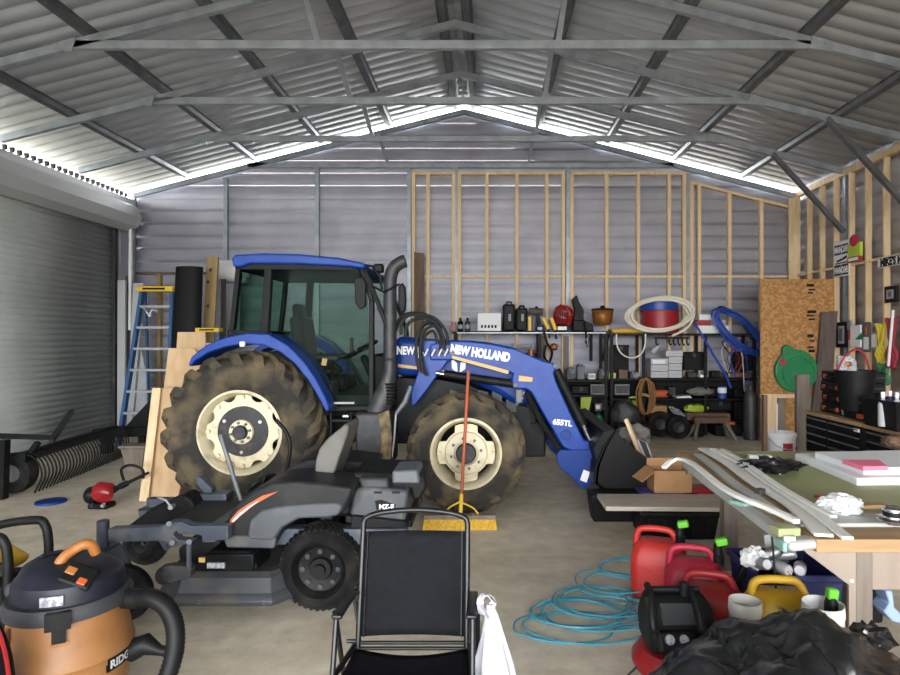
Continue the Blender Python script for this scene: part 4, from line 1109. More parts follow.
o = B().bar(p0 + V((0, .02, 0)), p1 + V((0, .02, 0)), .09, .045).make('rolled_film', 'vinyl_grey', None, bevel=.02, seg=3); tag(o, 'grey rolled sheet at the front left bench corner', 'roll')
B().box(p0 + V((-.012, .02, 0)), (.02, .085, .043)).make('end_cap', 'teal_end', o, bevel=.008)
c = onz(785, 530, BZ + .02); o = B().box(c, (.10, .07, .035), (0, 0, .1)).make('foam_block', 'green_board', None, bevel=.004); tag(o, 'small pale green block by the strips at the bench front', 'block')
c = onz(750, 508, BZ); o = B().box(c + V((0, .06, .012)), (.12, .10, .022), (0, 0, .5)).make('plastic_offcut', 'teal_end', None, bevel=.006); tag(o, 'pale teal offcut tucked under the strip on the left bench edge', 'offcut')
c = onz(760, 491, BZ + .06); o = B().box(c, (.05, .035, .025), (0, 0, .6)).make('metal_clip', 'dark_grey', None, bevel=.004); tag(o, 'small dark clip lying on the white strips', 'clip')
# black cloth, box, film
c = onz(772, 468, BZ + .03)
def lump(seed, f=3.0, a=.35): return lambda d: 1 + a * noise.noise(d * f + V((seed, seed * 2, 0))) + a * .5 * noise.noise(d * f * 2.6 + V((seed, 0, 3)))
b = B().ball(c + V((0, 0, .02)), (.165, .13, .04), 28, 14, lump(3, 2.5, .6))
for v in b.bm.verts: v.co.z = max(v.co.z, BZ + .003)
o = b.make('work_glove', 'bag_black', None); tag(o, 'crumpled black glove lying on the green bench top', 'glove')
c = onz(765, 463, BZ); o = B().box(c + V((0, .08, .02)), (.15, .06, .035), (0, 0, -.15)).make('small_box', 'white_plastic', None, bevel=.003); tag(o, 'small white box behind the black glove on the bench', 'box')
c = onz(842, 510, BZ + .03); b = B().ball(c + V((0, .03, .02)), (.10, .075, .05), 40, 24, lump(9, 2.2, .38))
for v in b.bm.verts: v.co.z = max(v.co.z, BZ + .014)
o = b.make('plastic_film', 'clear_film', None, smooth=20); tag(o, 'crumpled clear plastic film on the bench near the foam boards', 'plastic film')
# foam boards and pink piece
def quad_slab(pix, z, t, m, name, label, cat):
    pts = [onz(x, y, z) for x, y in pix]
    o = B().prism([(p.x, p.y) for p in pts], z - t, z, 'Z').make(name, m, None, bevel=.003); return tag(o, label, cat)
quad_slab([(795, 453.5), (857, 478), (930, 477), (903, 452)], BZ + .045, .044, 'foam_white', 'foam_board', 'white foam board lying flat on the bench, lower of the two', 'foam board')
quad_slab([(815, 452), (864, 468), (925, 467), (902, 450)], BZ + .086, .04, 'foam_white', 'foam_board', 'smaller white foam board stacked on the lower board', 'foam board')
quad_slab([(842, 459.5), (863, 466.5), (888, 466), (879, 459.5)], BZ + .112, .025, 'foam_pink', 'foam_offcut', 'pink foam offcut on the stacked white boards', 'foam offcut')
# steel spool, pencil and stick
c = onz(893, 524, BZ + .014); sp = thing('steel_spool', 'shiny steel spool standing at the right end of the bench rail', 'spool', c)
B().lathe([(0, 0), (.03, 0), (.035, .012), (.065, .016), (.068, .024), (.04, .03), (.038, .06), (.045, .064), (.045, .072), (.03, .078), (0, .078)], c, 'Z', 28).make('spool_body', 'chrome', sp)
B().lathe([(.039, .036), (.042, .04), (.042, .054), (.039, .058)], c, 'Z', 28).make('spool_band', 'black_plastic', sp)
c = onz(825, 499, BZ); o = B().bar(c + V((-.04, .02, .008)), c + V((.08, .03, .008)), .016, .014).make('pencil', 'red_paint', None); tag(o, 'short dark red marker lying on the bench top', 'marker')
o = B().bar(onz(858, 506, BZ + .012), onz(884, 505, BZ + .012), .06, .02).make('wood_offcut', 'bench_edge', None, bevel=.002); tag(o, 'short tan wood offcut between the film and the spool', 'offcut')
c = onz(892, 452, BZ + .1); o = B().ball((2.88, 4.16, BZ + .125), (.13, .10, .045), 24, 12, lump(5, 5, .3)).make('fur_hat', 'brown_wood', None); tag(o, 'brown fuzzy hat at the far right of the foam boards', 'hat')
# white bucket standing behind the bench, with pole
BKY = 6.9
def pail(name, label, cx_, y, r, h, m, z0=0.0, cat='bucket', handle=True):
    t = thing(name, label, cat, (cx_, y, z0))
    B().lathe([(0, z0 + .004), (r * .84, z0 + .004), (r * .97, z0 + h * .86), (r, z0 + h * .87), (r * 1.03, z0 + h * .9), (r * 1.0, z0 + h), (r * .96, z0 + h), (r * .82, z0 + .02), (0, z0 + .02)], (cx_, y, 0), 'Z', 32).make('pail_body', m, t)
    if handle: B().tube(spline([(cx_ - r * 1.02, y, z0 + h * .88), (cx_ - r * .7, y - r * .8, z0 + h * .66), (cx_, y - r * 1.15, z0 + h * .58), (cx_ + r * .7, y - r * .8, z0 + h * .66), (cx_ + r * 1.02, y, z0 + h * .88)], 6), .005).make('handle', 'aluminium', t)
    return t
bx_ = ax(781, 6.6); pz = az(432, 6.6)
st_ = B().span((bx_ - .2, 6.42, 0), (bx_ + .2, 6.8, pz - .385)).make('wood_crate', 'brown_wood', None, bevel=.01); tag(st_, 'brown wooden crate under the white bucket behind the bench', 'crate')
wb = pail('plastic_bucket', 'white plastic bucket standing behind the far bench edge', bx_, 6.6, .155, .38, 'white_plastic', pz - .38)
p = at(781, 444, 6.45); q = B(); q.lathe([(.152, pz - .25), (.156, pz - .25), (.156, pz - .1), (.152, pz - .1)], (bx_, 6.6, 0), 'Z', 8, -1.9, -1.2); q.make('bucket_label', 'red_plastic_pink', wb)
o = B().bar((bx_ - .02, 6.66, pz - .36), (bx_ + .0, 6.68, az(404, 6.66)), .012, .012).make('stick', 'white_plastic', None); tag(o, 'thin white stick standing in the white bucket', 'stick')
o = B().bar((ax(764.5, 6.3), 6.3, 0), (ax(764.5, 6.3), 6.3, az(395, 6.3)), .05, .04).make('timber_post', 'brown_wood', None); tag(o, 'slim brown post standing left of the white bucket', 'post')

# ================================================================ below and before the bench
def gas_can(loc, rz_, m, label, h=.40, capm='green_cap', cap=True, name='fuel_can'):
    t = thing(name, label, 'fuel can', loc, rz_, 'red fuel cans by the bench' if 'red' in m else None)
    b = B()                                                          # side view: x along the can
    w, d = .34, .25; k = h / .40
    rings = []
    for z, sx0, sx1, sy in ((0, -.5, .5, 1.0), (.02, -.52, .52, 1.04), (.20, -.52, .52, 1.04), (.25, -.51, .5, 1.0), (.30, -.46, .42, .84), (.335, -.34, .34, .60)):
        x0, x1, y = sx0 * w, sx1 * w, sy * d / 2; c_ = .04
        rings.append([V((x, yy, z * k)) for x, yy in ((x0 + c_, -y), (x1 - c_, -y), (x1, -y + c_), (x1, y - c_), (x1 - c_, y), (x0 + c_, y), (x0, y - c_), (x0, -y + c_))])
    b.loft(rings); body = b.make('can_body', m, t, local=True, bevel=.015, seg=3, smooth=50)
    B().tube(spline([(-.15, 0, .27 * k), (-.14, 0, .36 * k), (-.10, 0, .395 * k), (.02, 0, .40 * k), (.08, 0, .385 * k), (.12, 0, .31 * k)], 6), .021, 10).make('handle', m, t, local=True)
    for s in (-1, 1):
        q = B(); q.prism([(-.12, .06 * k), (.10, .06 * k), (.10, .10 * k), (-.08, .20 * k), (-.12, .20 * k)], s * .128 - .004, s * .128 + .004); q.make('side_panel', m, body, local=True, bevel=.004)
    if cap:
        s_ = B(); s_.lathe([(.0, .33 * k), (.035, .33 * k), (.035, .37 * k), (.028, .375 * k), (.022, .43 * k), (0, .43 * k)], (.13, 0, 0), 'Z', 18); sp_ = s_.make('spout', 'black_plastic', t, local=True)
        q = B(); q.box((.15, 0, .445 * k), (.07, .05, .045), (0, -.25, 0)); q.make('spout_cap', capm, sp_, local=True, bevel=.010)
    return t
gas_can((ax(660, 3.95), 3.97, 0), -.35, 'red_plastic_pale', 'faded orange red fuel can with green spout cap, furthest left', .43)
gas_can((ax(696, 3.6), 3.62, 0), -.25, 'red_plastic_pink', 'pinkish red fuel can with green spout cap in the middle', .43)
gas_can((ax(713, 3.29), 3.29, 0), -.30, 'red_plastic', 'deep red fuel can without cap behind the compressor', .40, cap=False)
# compressor
KX, KY = ax(676, 2.9), 2.92
CP = thing('air_compressor', 'small pancake air compressor with red tank and black shroud', 'compressor', (KX, KY, 0))
B().lathe([(0, .04), (.08, .04), (.17, .07), (.205, .12), (.205, .15), (.17, .20), (.08, .225), (0, .225)], (KX, KY, 0), 'Z', 44).make('air_tank', 'red_paint', CP)
tk = [c for c in CP.children if c.name.startswith('air_tank')][0]
def wrapk(r, a0, z):
    def f(co): a = a0 + co.x / r; return V((KX + r * math.cos(a), KY + r * math.sin(a), z + co.y))
    return f
b = B(); b.lathe([(.20, .098), (.2085, .1), (.2085, .162), (.20, .165)], (KX, KY, 0), 'Z', 12, -2.0, -1.15); b.make('badge_plate', 'black_plastic', tk)
B().text('PORTER', .044, Matrix.Identity(4), .003, .001, bend=wrapk(.2105, -1.96, .113)).make('lettering', 'white_paint', tk)
for k in range(3):
    a = 2 * PI * k / 3 + .4; B().cyl((KX + .14 * math.cos(a), KY + .14 * math.sin(a), 0), (KX + .13 * math.cos(a), KY + .13 * math.sin(a), .09), .02).make('foot', 'rubber', CP)
b = B(); b.loft([[V((KX + x, KY + y, z)) for x, y in ((x0, y0), (x1, y0), (x1, y1), (x0, y1))] for z, x0, x1, y0, y1 in ((.21, -.15, .16, -.13, .12), (.33, -.155, .17, -.14, .13), (.405, -.14, .16, -.10, .12), (.455, -.12, .14, -.05, .10))])
sh = b.make('shroud', 'black_plastic', CP, bevel=.03, seg=3)
B().box((KX - .01, KY - .10, .398), (.17, .01, .10), (-.75, 0, 0)).make('top_plate', 'dark_grey', sh, bevel=.006)
pn = B().box((KX - .045, KY - .155, .298), (.17, .06, .085), (-.5, 0, .1)).make('gauge_panel', 'black_plastic', CP, bevel=.012)
for dx in (-.035, .030):
    q = B(); q.lathe([(0, -.036), (.024, -.036), (.026, -.03), (.026, 0)], (0, 0, 0), 'Y', 24); q.xf(Matrix.Translation((KX - .045 + dx, KY - .158, .304)) @ Matrix.Rotation(-.5, 4, 'X')); ga = q.make('gauge', 'chrome', pn)
    q = B(); q.lathe([(0, -.0365), (.021, -.0365)], (0, 0, 0), 'Y', 20); q.xf(Matrix.Translation((KX - .045 + dx, KY - .158, .304)) @ Matrix.Rotation(-.5, 4, 'X')); q.make('gauge_dial', 'label_grey', ga)
for x in (-.145, .075):
    B().tube(spline([(KX + x, KY - .16, .34), (KX + x, KY - .13, .41), (KX + x * .9, KY - .06, .47), (KX + x * .85, KY + .04, .475)], 5), .018).make('roll_bar', 'black_plastic', CP)
    q = B()
    for j in range(5): c_ = V((KX + x, KY - .165 + .02 * j, .355 + .025 * j)); q.box(c_, (.044, .012, .03), (-.8, 0, 0))
    q.make('grip_rib', 'black_plastic', CP)
B().cyl((KX - .12, KY + .01, .468), (KX + .12, KY + .01, .468), .016).make('carry_handle', 'black_plastic', CP)
B().cyl((KX + .04, KY - .02, .45), (KX + .04, KY - .02, .515), .022).make('pressure_knob', 'black_plastic', CP, bevel=.005)
B().tube([(KX - .06, KY - .18, .22), (KX - .02, KY - .215, .205)], .018).make('outlet_valve', 'aluminium', CP)
B().tube(spline([(KX - .20, KY - .05, .12), (KX - .27, KY - .06, .05), (KX - .26, KY - .12, .02), (KX - .2, KY - .2, .008)], 6), .005).make('power_cord', 'rubber', CP)
# black bin bag
b = B()
def bagf(d):
    n1 = noise.noise(d * 1.7 + V((4, 1, 2))); n2 = abs(noise.noise(V((d.x * 4.2, d.y * 2.2, d.z * 1.8)) + V((9, 2, 5)))); n3 = abs(noise.noise(d * 9 + V((2, 8, 1))))
    return (1 + .16 * n1 - .16 * n2 - .05 * n3) * (1 + .12 * (1 - d.z * d.z))
b.ball((ax(792, 2.2), 2.20, .20), (.50, .36, .46), 96, 56, bagf)
for v in b.bm.verts:
    if v.co.z < .005: v.co.z = .005
bb_ = b.make('rubbish_bag', 'bag_black', None, smooth=80); tag(bb_, 'large shiny black rubbish bag slumped in front of the work bench', 'rubbish bag')
b = B().ball((ax(866, 2.3), 2.30, az(640, 2.3)), (.085, .06, .055), 24, 14, lump(2, 3, .6)); b.make('tied_neck', 'bag_black', bb_, smooth=80)
# blue tote with cans and paper
TX0, TX1, TY0, TY1, TH = 1.48, 1.96, 3.27, 3.70, .40
BT = thing('storage_tote', 'navy blue open tote full of cans and paper under the bench', 'tote', ((TX0 + TX1) / 2, 3.44, 0))
b = B(); b.loft([[V((x, y, z)) for x, y in ((TX0 + k, TY0 + k), (TX1 - k, TY0 + k), (TX1 - k, TY1 - k), (TX0 + k, TY1 - k))] for z, k in ((0, .04), (TH - .04, .01), (TH - .04, -.005), (TH, -.005), (TH, .012), (.02, .05))])
b.make('tote_body', 'navy_plastic', BT, bevel=.006)
B().box((ax(800, 3.2), TY0 - .01, TH - .05), (.13, .03, .05)).make('handle', 'dark_grey', BT, bevel=.01)
r3 = random.Random(5)
def drink_can(loc, rot, m, label):
    b = B(); b.lathe([(0, -.06), (.026, -.06), (.033, -.05), (.033, .048), (.026, .06), (.024, .057), (0, .057)], (0, 0, 0), 'Z', 20)
    b.xf(Matrix.Translation(loc) @ Euler(rot).to_matrix().to_4x4()); o = b.make('drink_can', m, None); return tag(o, label, 'drink can', 'empty cans in the blue tote')
mat('can_print', (204, 206, 210), .35, .4, ((160, 60, 60), 22, .58, .62))
cans = [((ax(757, 3.4), 3.34, .44), (1.3, .3, 0), 'aluminium', 'plain silver drink can at the left of the tote'), ((ax(777, 3.35), 3.30, .43), (1.5, .2, .2), 'can_print', 'printed drink can lying in the middle of the tote front'),
        ((ax(797, 3.35), 3.32, .42), (1.45, 0, -.5), 'can_print', 'printed drink can at the right end of the tote'), ((ax(768, 3.5), 3.48, .44), (.6, .9, .4), 'aluminium', 'tilted silver drink can at the back of the tote'), ((ax(785, 3.5), 3.50, .43), (1.2, .4, 1.0), 'can_print', 'printed drink can leaning by the paper in the tote')]
for l, r_, m_, lb in cans: drink_can(l, r_, m_, lb)
o = B().ball((ax(752, 3.45), 3.42, .44), (.07, .07, .06), 30, 18, lump(12, 2.4, .35)).make('crumpled_paper', 'white_plastic', None, smooth=25); tag(o, 'crumpled white paper at the left side of the blue tote', 'paper')
o = B().prism([(ax(768, 3.55), .36), (ax(790, 3.55), .36), (ax(778, 3.55), az(533, 3.55)), (ax(765, 3.55), az(536, 3.55))], 3.56, 3.572).make('paper_sack', 'clear_film', None); tag(o, 'flat pale plastic sack standing up in the blue tote', 'sack')
o = B().tube([at(772, 536, 3.15), at(776, 590, 3.10)], .006).make('rod', 'black_metal', None); tag(o, 'thin black rod leaning on the blue tote', 'rod')
o = B().bar(at(735, 590, 3.42), at(749, 556, 3.42), .035, .04).make('nozzle_tube', 'black_plastic', None, bevel=.008); tag(o, 'black tube leaning between the red can and blue tote', 'tube')
# yellow can, white pails, blue case
YCN = gas_can((ax(783, 3.05), 3.07, 0.10), -.1, 'yellow_plastic', 'yellow fuel can behind the black rubbish bag', .36, cap=False)
YCN['group'] = 'fuel can under the bench'; del YCN['group']
st2 = B().span((ax(783, 3.05) - .14, 2.97, 0), (ax(783, 3.05) + .14, 3.17, .098)).make('low_crate', 'dark_grey', None, bevel=.01); tag(st2, 'low dark crate holding the yellow can', 'crate')
pail('paint_pail', 'pale paint pail left of the yellow can', ax(745, 2.9), 2.90, .075, az(600, 2.9), 'vinyl_white')
wp = pail('paint_pail', 'small white pail with green capped spout in front of the bench leg', ax(823, 2.80), 2.80, .09, az(603, 2.8), 'white_plastic')
zc = az(603, 2.8)
so_ = B().lathe([(0, .3), (.03, .3), (.03, zc - .01), (.022, zc + .02), (0, zc + .02)], (ax(831, 2.82), 2.82, 0), 'Z', 16).make('pour_spout', 'black_plastic', None); tag(so_, 'black pour spout with bright green cap standing in the white pail', 'spout')
B().box((ax(832, 2.82), 2.82, zc + .035), (.05, .04, .05), (0, .1, 0)).make('spout_cap', 'green_cap', so_, bevel=.008)
o = B().ppx([(886, 591), (893, 591), (895, 608), (900, 612), (905, 625), (893, 622), (884, 612), (890, 604)], 3.3, 3.42).make('plastic_part', 'skyblue_plastic', None, bevel=.01); tag(o, 'pale blue plastic part under the right bench panel', 'plastic part')
o = B().span((2.03, 3.55, 0), (2.35, 3.95, .36)).make('dark_case', 'black_plastic', None, bevel=.02); tag(o, 'black case in the shade under the bench', 'case')

# ================================================================ bin with white board, cardboard box
TB = thing('storage_bin', 'black plastic storage bin under the long white board', 'bin', (ax(680, 5.1), 5.2, 0))
x0, x1 = ax(641, 5.0), ax(720, 5.0)
b = B(); b.loft([[V((x, y, z)) for x, y in ((x0 + k, 5.0 + k), (x1 - k, 5.0 + k), (x1 - k, 5.42 - k), (x0 + k, 5.42 - k))] for z, k in ((0, .03), (.2, .005), (.20, -.01), (.235, -.01), (.235, .01), (.02, .04))])
b.make('bin_body', 'black_plastic', TB, bevel=.008)
for k in range(5): B().span((x0 + .06 + .12 * k, 4.995, .02), (x0 + .09 + .12 * k, 5.012, .19)).make('bin_rib', 'black_plastic', TB, bevel=.004)
zb_ = .262
wbd = B().prism([(p.x, p.y) for p in (onz(606, 508, zb_), onz(723, 509, zb_), onz(722, 495.8, zb_), onz(597, 495, zb_))], zb_ - .025, zb_ + .012, 'Z').make('laminate_board', 'board_white', None, bevel=.003); tag(wbd, 'long whitewashed wooden board lying across the black bin', 'board')
T2 = B().loft([[V((x, y, z)) for x, y in ((.95 + k, 5.482 + k), (1.95 - k, 5.482 + k), (1.95 - k, 5.735 - k), (.95 + k, 5.735 - k))] for z, k in ((0, .03), (.235, 0), (.25, .0), (.255, .01))]).make('lidded_tote', 'black_plastic', None, bevel=.008); tag(T2, 'low dark lidded tote behind the white board', 'tote')
o = B().span((ax(640, 5.5), 5.49, .256), (ax(684, 5.5), 5.725, .272)).make('purple_tray', 'purple', None, bevel=.008); tag(o, 'purple plastic lid under the cardboard box', 'lid')
o = B().loft([[V((ax(704, 5.6) + r * math.cos(a), 5.605 + r * .6 * math.sin(a), z)) for a in [2 * PI * k / 28 for k in range(28)]] for r, z in ((.12, .256), (.19, .262), (.20, .29), (.18, .30))]).make('tray', 'red_plastic', None); tag(o, 'red plastic tray right of the cardboard box', 'tray')
CBY = 5.485
CB = thing('cardboard_box', 'open brown cardboard box on the purple lid behind the white board', 'box', (ax(673, CBY), CBY + .12, .273))
za, zb2 = .273, az(471, CBY); x0, x1 = ax(654, CBY), ax(692, CBY)
b = B(); b.span((x0, CBY, za), (x1, CBY + .008, zb2)); b.span((x0, CBY + .24, za), (x1, CBY + .25, zb2)); b.span((x0, CBY, za), (x0 + .008, CBY + .25, zb2)); b.span((x1 - .008, CBY, za), (x1, CBY + .25, zb2)); b.span((x0, CBY, za), (x1, CBY + .25, za + .01))
b.make('box_body', 'cardboard', CB)
b = B().bar((x0, CBY + .12, zb2), (x0 - .13, CBY + .10, zb2 - .10), .23, .006); b.make('flap', 'cardboard', CB)
b = B().bar(((x0 + x1) / 2, CBY + .25, zb2), ((x0 + x1) / 2, CBY + .252, zb2 + .07), x1 - x0, .006); b.make('flap', 'cardboard', CB)
b = B().bar((x1, CBY + .12, zb2), (x1 + .07, CBY + .12, zb2 + .05), .22, .006); b.make('flap', 'cardboard', CB)
# scraps standing in the loader bucket
o = B().bar(at(647, 470, 6.2), at(626, 419, 6.3), .06, .035).make('timber_scrap', 'pine', None, bevel=.002); tag(o, 'pine stick poking out of the loader bucket', 'wood scrap')
o = B().bar(at(650, 470, 6.35), at(637, 440, 6.4), .05, .03).make('timber_scrap', 'white_plastic', None, bevel=.002); tag(o, 'short white strip beside the pine stick in the loader bucket', 'strip')
def leaning(pts, Y0, t, m, name, label, cat, rim=None):
    o = B().ppx(pts, Y0, Y0 + t).make(name, m, None, bevel=.002); tag(o, label, cat)
    if rim: B().tube([at(x, y, Y0 + t / 2) for x, y in pts], .014, 6, closed=True).make('frame', rim, o)
    return o
leaning([(634, 437), (646, 443), (654, 466), (650, 474), (642, 470)], 6.7, .03, 'dark_grey', 'framed_screen', 'dark panel with white edge standing in the loader bucket', 'panel', 'white_plastic')
leaning([(617, 434), (630, 447), (634, 458), (622, 452)], 6.9, .02, 'grey_paint', 'sheet_scrap', 'pale sheet scrap lying in the back of the loader bucket', 'scrap')
o = B().ball((ax(633, 7.1), 7.1, az(436, 7.1)), (.20, .16, .13), 26, 16, lump(21, 2, .35)).make('plastic_sack', 'cloth_grey', None); tag(o, 'crumpled grey sack heaped in the far end of the loader bucket', 'sack')
# ================================================================ tool chests along the right wall
CX0, CZ = 3.14, .98
def chest(y0, y1, label, ndr):
    t = thing('tool_chest', label, 'tool chest', (CX0 + .3, (y0 + y1) / 2, 0), 0, 'black tool chests along the right side')
    B().span((CX0 + .012, y0, .10), (CX0 + .62, y1, CZ - .035)).make('cabinet_body', 'black_metal', t, bevel=.008)
    B().span((CX0 - .015, y0, CZ - .035), (CX0 + .64, y1, CZ)).make('wood_top', 'bench_edge', t, bevel=.003)
    z = CZ - .055
    for k in range(ndr):
        h = .075 if k < 3 else .105 if k < 5 else .15
        if z - h < .12: break
        for c, (ya, yb) in enumerate(((y0 + .02, y0 + (y1 - y0) * .56), (y0 + (y1 - y0) * .57, y1 - .02))):
            d = B().span((CX0 - .004, ya, z - h + .008), (CX0 + .02, yb, z)).make('drawer', 'black_plastic', t, bevel=.004)
            B().span((CX0 - .018, ya + .02, z - .016), (CX0 - .002, yb - .02, z - .004)).make('drawer_pull', 'mid_grey', d, bevel=.003)
        z -= h
    B().box((CX0 - .01, y0 + .06, CZ - .07), (.012, .07, .028)).make('maker_plate', 'white_plastic', t, bevel=.002)
    for x in (CX0 + .08, CX0 + .55):
        for y in (y0 + .1, y1 - .1): B().lathe([(0, -.02), (.045, -.02), (.05, 0), (.045, .02), (0, .02)], (x, y, .05), 'Y', 18).make('castor', 'tyre_black', t)
    return t
chest(5.02, 5.92, 'black drawer chest with wood top, the one further back by the board stand', 6)
chest(4.02, 4.99, 'black drawer chest with wood top, the nearer one behind the bench', 6)

def case(x0, x1, y0, y1, z0, z1, label):
    t = thing('tool_case', label, 'tool case', ((x0 + x1) / 2, (y0 + y1) / 2, z0), 0, 'flat black cases stacked on the tool chest')
    B().span((x0, y0, z0), (x1, y1, z1)).make('case_shell', 'black_plastic', t, bevel=.012, seg=3)
    B().span((x0 - .004, y0 - .004, (z0 + z1) / 2 - .004), (x1 + .004, y1 + .004, (z0 + z1) / 2 + .004)).make('case_seam', 'dark_grey', t)
    for f in (.2, .8):
        yy = y0 + (y1 - y0) * f; B().span((x0 - .014, yy - .02, z0 + .03), (x0 + .003, yy + .02, z1 - .03)).make('latch', 'orange', t, bevel=.004)
    xx = x0 + (x1 - x0) * .12; B().span((xx - .018, y0 - .014, z0 + .03), (xx + .018, y0 + .003, z1 - .03)).make('latch', 'orange', t, bevel=.004)
    B().tube([(x0 + .0, (y0 + y1) / 2 - .06, (z0 + z1) / 2), (x0 - .035, (y0 + y1) / 2 - .05, (z0 + z1) / 2), (x0 - .035, (y0 + y1) / 2 + .05, (z0 + z1) / 2), (x0, (y0 + y1) / 2 + .06, (z0 + z1) / 2)], .008).make('handle', 'black_plastic', t)
    return t
zc = CZ
for k, lb in enumerate(('bottom black tool case of the stack on the chest', 'second black tool case from the bottom of the stack', 'third black tool case from the bottom of the stack', 'topmost black tool case of the stack on the chest')):
    case(3.22 + .012 * (k % 2), 3.62, 5.44, 5.80, zc, zc + .098, lb); zc += .10
o = B().lathe([(0, 0), (.06, 0), (.065, .02), (.05, .035), (.03, .04), (.02, .035), (0, .035)], (3.40, 5.62, zc), 'Z', 24).make('tape_roll', 'label_grey', None); tag(o, 'small grey tape roll on top of the black case stack', 'tape')
# low flat case under the bucket, bucket with red rope handle and packet
t = thing('tool_case', 'low grey trimmed black case under the bucket', 'tool case', (3.5, 5.2, CZ))
B().span((3.20, 5.0, CZ), (3.66, 5.40, CZ + .085)).make('case_shell', 'black_plastic', t, bevel=.012); B().span((3.185, 5.08, CZ + .02), (3.203, 5.18, CZ + .06)).make('latch', 'orange', t, bevel=.004)
B().tube([(3.2, 5.39, CZ + .02), (3.17, 5.39, CZ + .16), (3.17, 5.05, CZ + .16), (3.2, 5.05, CZ + .02)], .008).make('carry_rail', 'mid_grey', t)
by = 5.22; bxx = ax(855.5, by); zt = az(370, by); z0 = CZ + .086
bk = thing('rubber_bucket', 'black bucket with red rope handle standing on the tool chest', 'bucket', (bxx, by, z0))
B().lathe([(0, z0), (.115, z0), (.158, zt - .01), (.166, zt - .01), (.166, zt), (.155, zt), (.11, z0 + .012), (0, z0 + .012)], (bxx, by, 0), 'Z', 36).make('bucket_body', 'black_plastic', bk)
B().tube(spline([(bxx - .155, by, zt), (bxx - .10, by - .02, zt + .12), (bxx - .01, by - .03, zt + .18), (bxx + .07, by - .02, zt + .12), (bxx + .12, by, zt)], 6), .008).make('rope_handle', 'red_plastic', bk)
o = B().loft([[V((bxx - .13 + dx, by + .05 + dy, z)) for dx, dy in ((0, -.03), (.16 - k, -.03), (.16 - k, .03), (0, .03))] for z, k in ((zt - .1, 0), (zt + .07, 0.0), (zt + .125, .05))]).make('paper_packet', 'label_grey', None, bevel=.012); tag(o, 'pale paper packet with a round picture sticking out of the bucket', 'packet')
q = B().ball((bxx - .05, by + .015, zt + .05), (.032, .008, .025), 16, 10); q.make('printed_picture', 'copper', o)
# black storage box and bottles at the right end of the chest
t = thing('parts_bin', 'black open bin with pale label at the near end of the tool chest', 'bin', (3.5, 4.72, CZ))
b = B(); xa, xb, ya, yb = ax(876, 4.75), 3.75, 4.52, 4.95
b.loft([[V((x, y, z)) for x, y in ((xa + k, ya + k), (xb - k, ya + k), (xb - k, yb - k), (xa + k, yb - k))] for z, k in ((CZ, .02), (CZ + .2, 0), (CZ + .22, -.012), (CZ + .23, -.012), (CZ + .23, .01), (CZ + .02, .03))]); b.make('bin_body', 'black_plastic', t, bevel=.006)
B().box((xa + .12, ya - .004, CZ + .10), (.07, .008, .10)).make('bin_label', 'label_grey', t)
def bottle(x, y, z, r, h, m, cap, label, name='spray_bottle', cat='bottle'):
    o = thing(name, label, cat, (x, y, z))
    B().lathe([(0, z), (r * .9, z), (r, z + .01), (r, z + h * .62), (r * .8, z + h * .72), (r * .35, z + h * .8), (r * .33, z + h * .86), (0, z + h * .86)], (x, y, 0), 'Z', 20).make('bottle_body', m, o)
    B().lathe([(0, z + h * .84), (r * .42, z + h * .84), (r * .42, z + h), (0, z + h)], (x, y, 0), 'Z', 16).make('cap', cap, o)
    return o
for px, y, h, m, lb in ((883, 4.7, .27, 'grey_paint', 'white bottle in the black bin, left one'), (890, 4.8, .27, 'navy_plastic', 'dark blue bottle in the black bin'), (897, 4.66, .27, 'grey_paint', 'white bottle in the black bin, right one')):
    bottle(ax(px, y), y, CZ + .02, .035, h, m, 'white_plastic', lb)
bottle(ax(871, 5.08), 5.08, CZ + .002, .03, .14, 'label_grey', 'white_plastic', 'small grey bottle between the case and the black bin')

# ================================================================ corner: board stand with green lid
OY = 9.5
ST = thing('board_stand', 'orange brown strand board on a low pine stand in the corner', 'board', (ax(797, OY), OY, 0))
x0, x1 = ax(760.5, OY), ax(834.5, OY) ; zt, zb = az(279, OY), az(394, OY)
pan = B().span((x0, OY, zb), (x1, OY + .016, zt)).make('strand_board', 'osb', ST)
for k, (dz, w) in enumerate(((.10, .12), (.17, .10), (.22, .08), (.52, .14), (.58, .12), (.64, .10), (.90, .10), (.98, .08), (1.08, .10), (1.14, .10))):
    b = B(); b.box((x0 + .79 + .02 * (k % 2), OY - .002, zt - dz), (w, .003, .025 if k % 3 else .045)); b.make('stamp_mark', 'black_plastic', pan)
B().span((x0 - .0, OY - .04, zb - .06), (x1 - .55, OY + .05, zb)).make('cross_rail', 'pine', ST)
for px0, px1, m in ((764, 776, 'pine'), (777, 784, 'grey_wood')): B().span((ax(px0, OY), OY - .04, 0), (ax(px1, OY), OY + .04, zb - .06)).make('leg', m, ST, bevel=.003)
B().span((ax(785, OY), OY + .01, 0), (ax(799, OY), OY + .03, zb - .06)).make('lower_board', 'osb', ST)
B().span((x1 - .12, OY + .02, 0), (x1 - .03, OY + .06, zb)).make('leg', 'pine', ST)
# dark plank leaning on the board, brown post in front
o = B().ppx([(822, 312), (838, 311), (833, 372), (829, 444), (808, 444), (817, 370)], 9.40, 9.44).make('weathered_plank', 'dark_wood', None, bevel=.003); tag(o, 'weathered dark plank leaning on the right part of the strand board', 'plank')
o = B().ppx([(797, 375), (810, 374.5), (810, 478.6), (797, 478.6)], 7.2, 7.26).make('timber_upright', 'grey_wood', None, bevel=.003); tag(o, 'grey brown upright standing at the left end of the tool chest', 'timber')
o.location.z = max(o.location.z, 0.0)
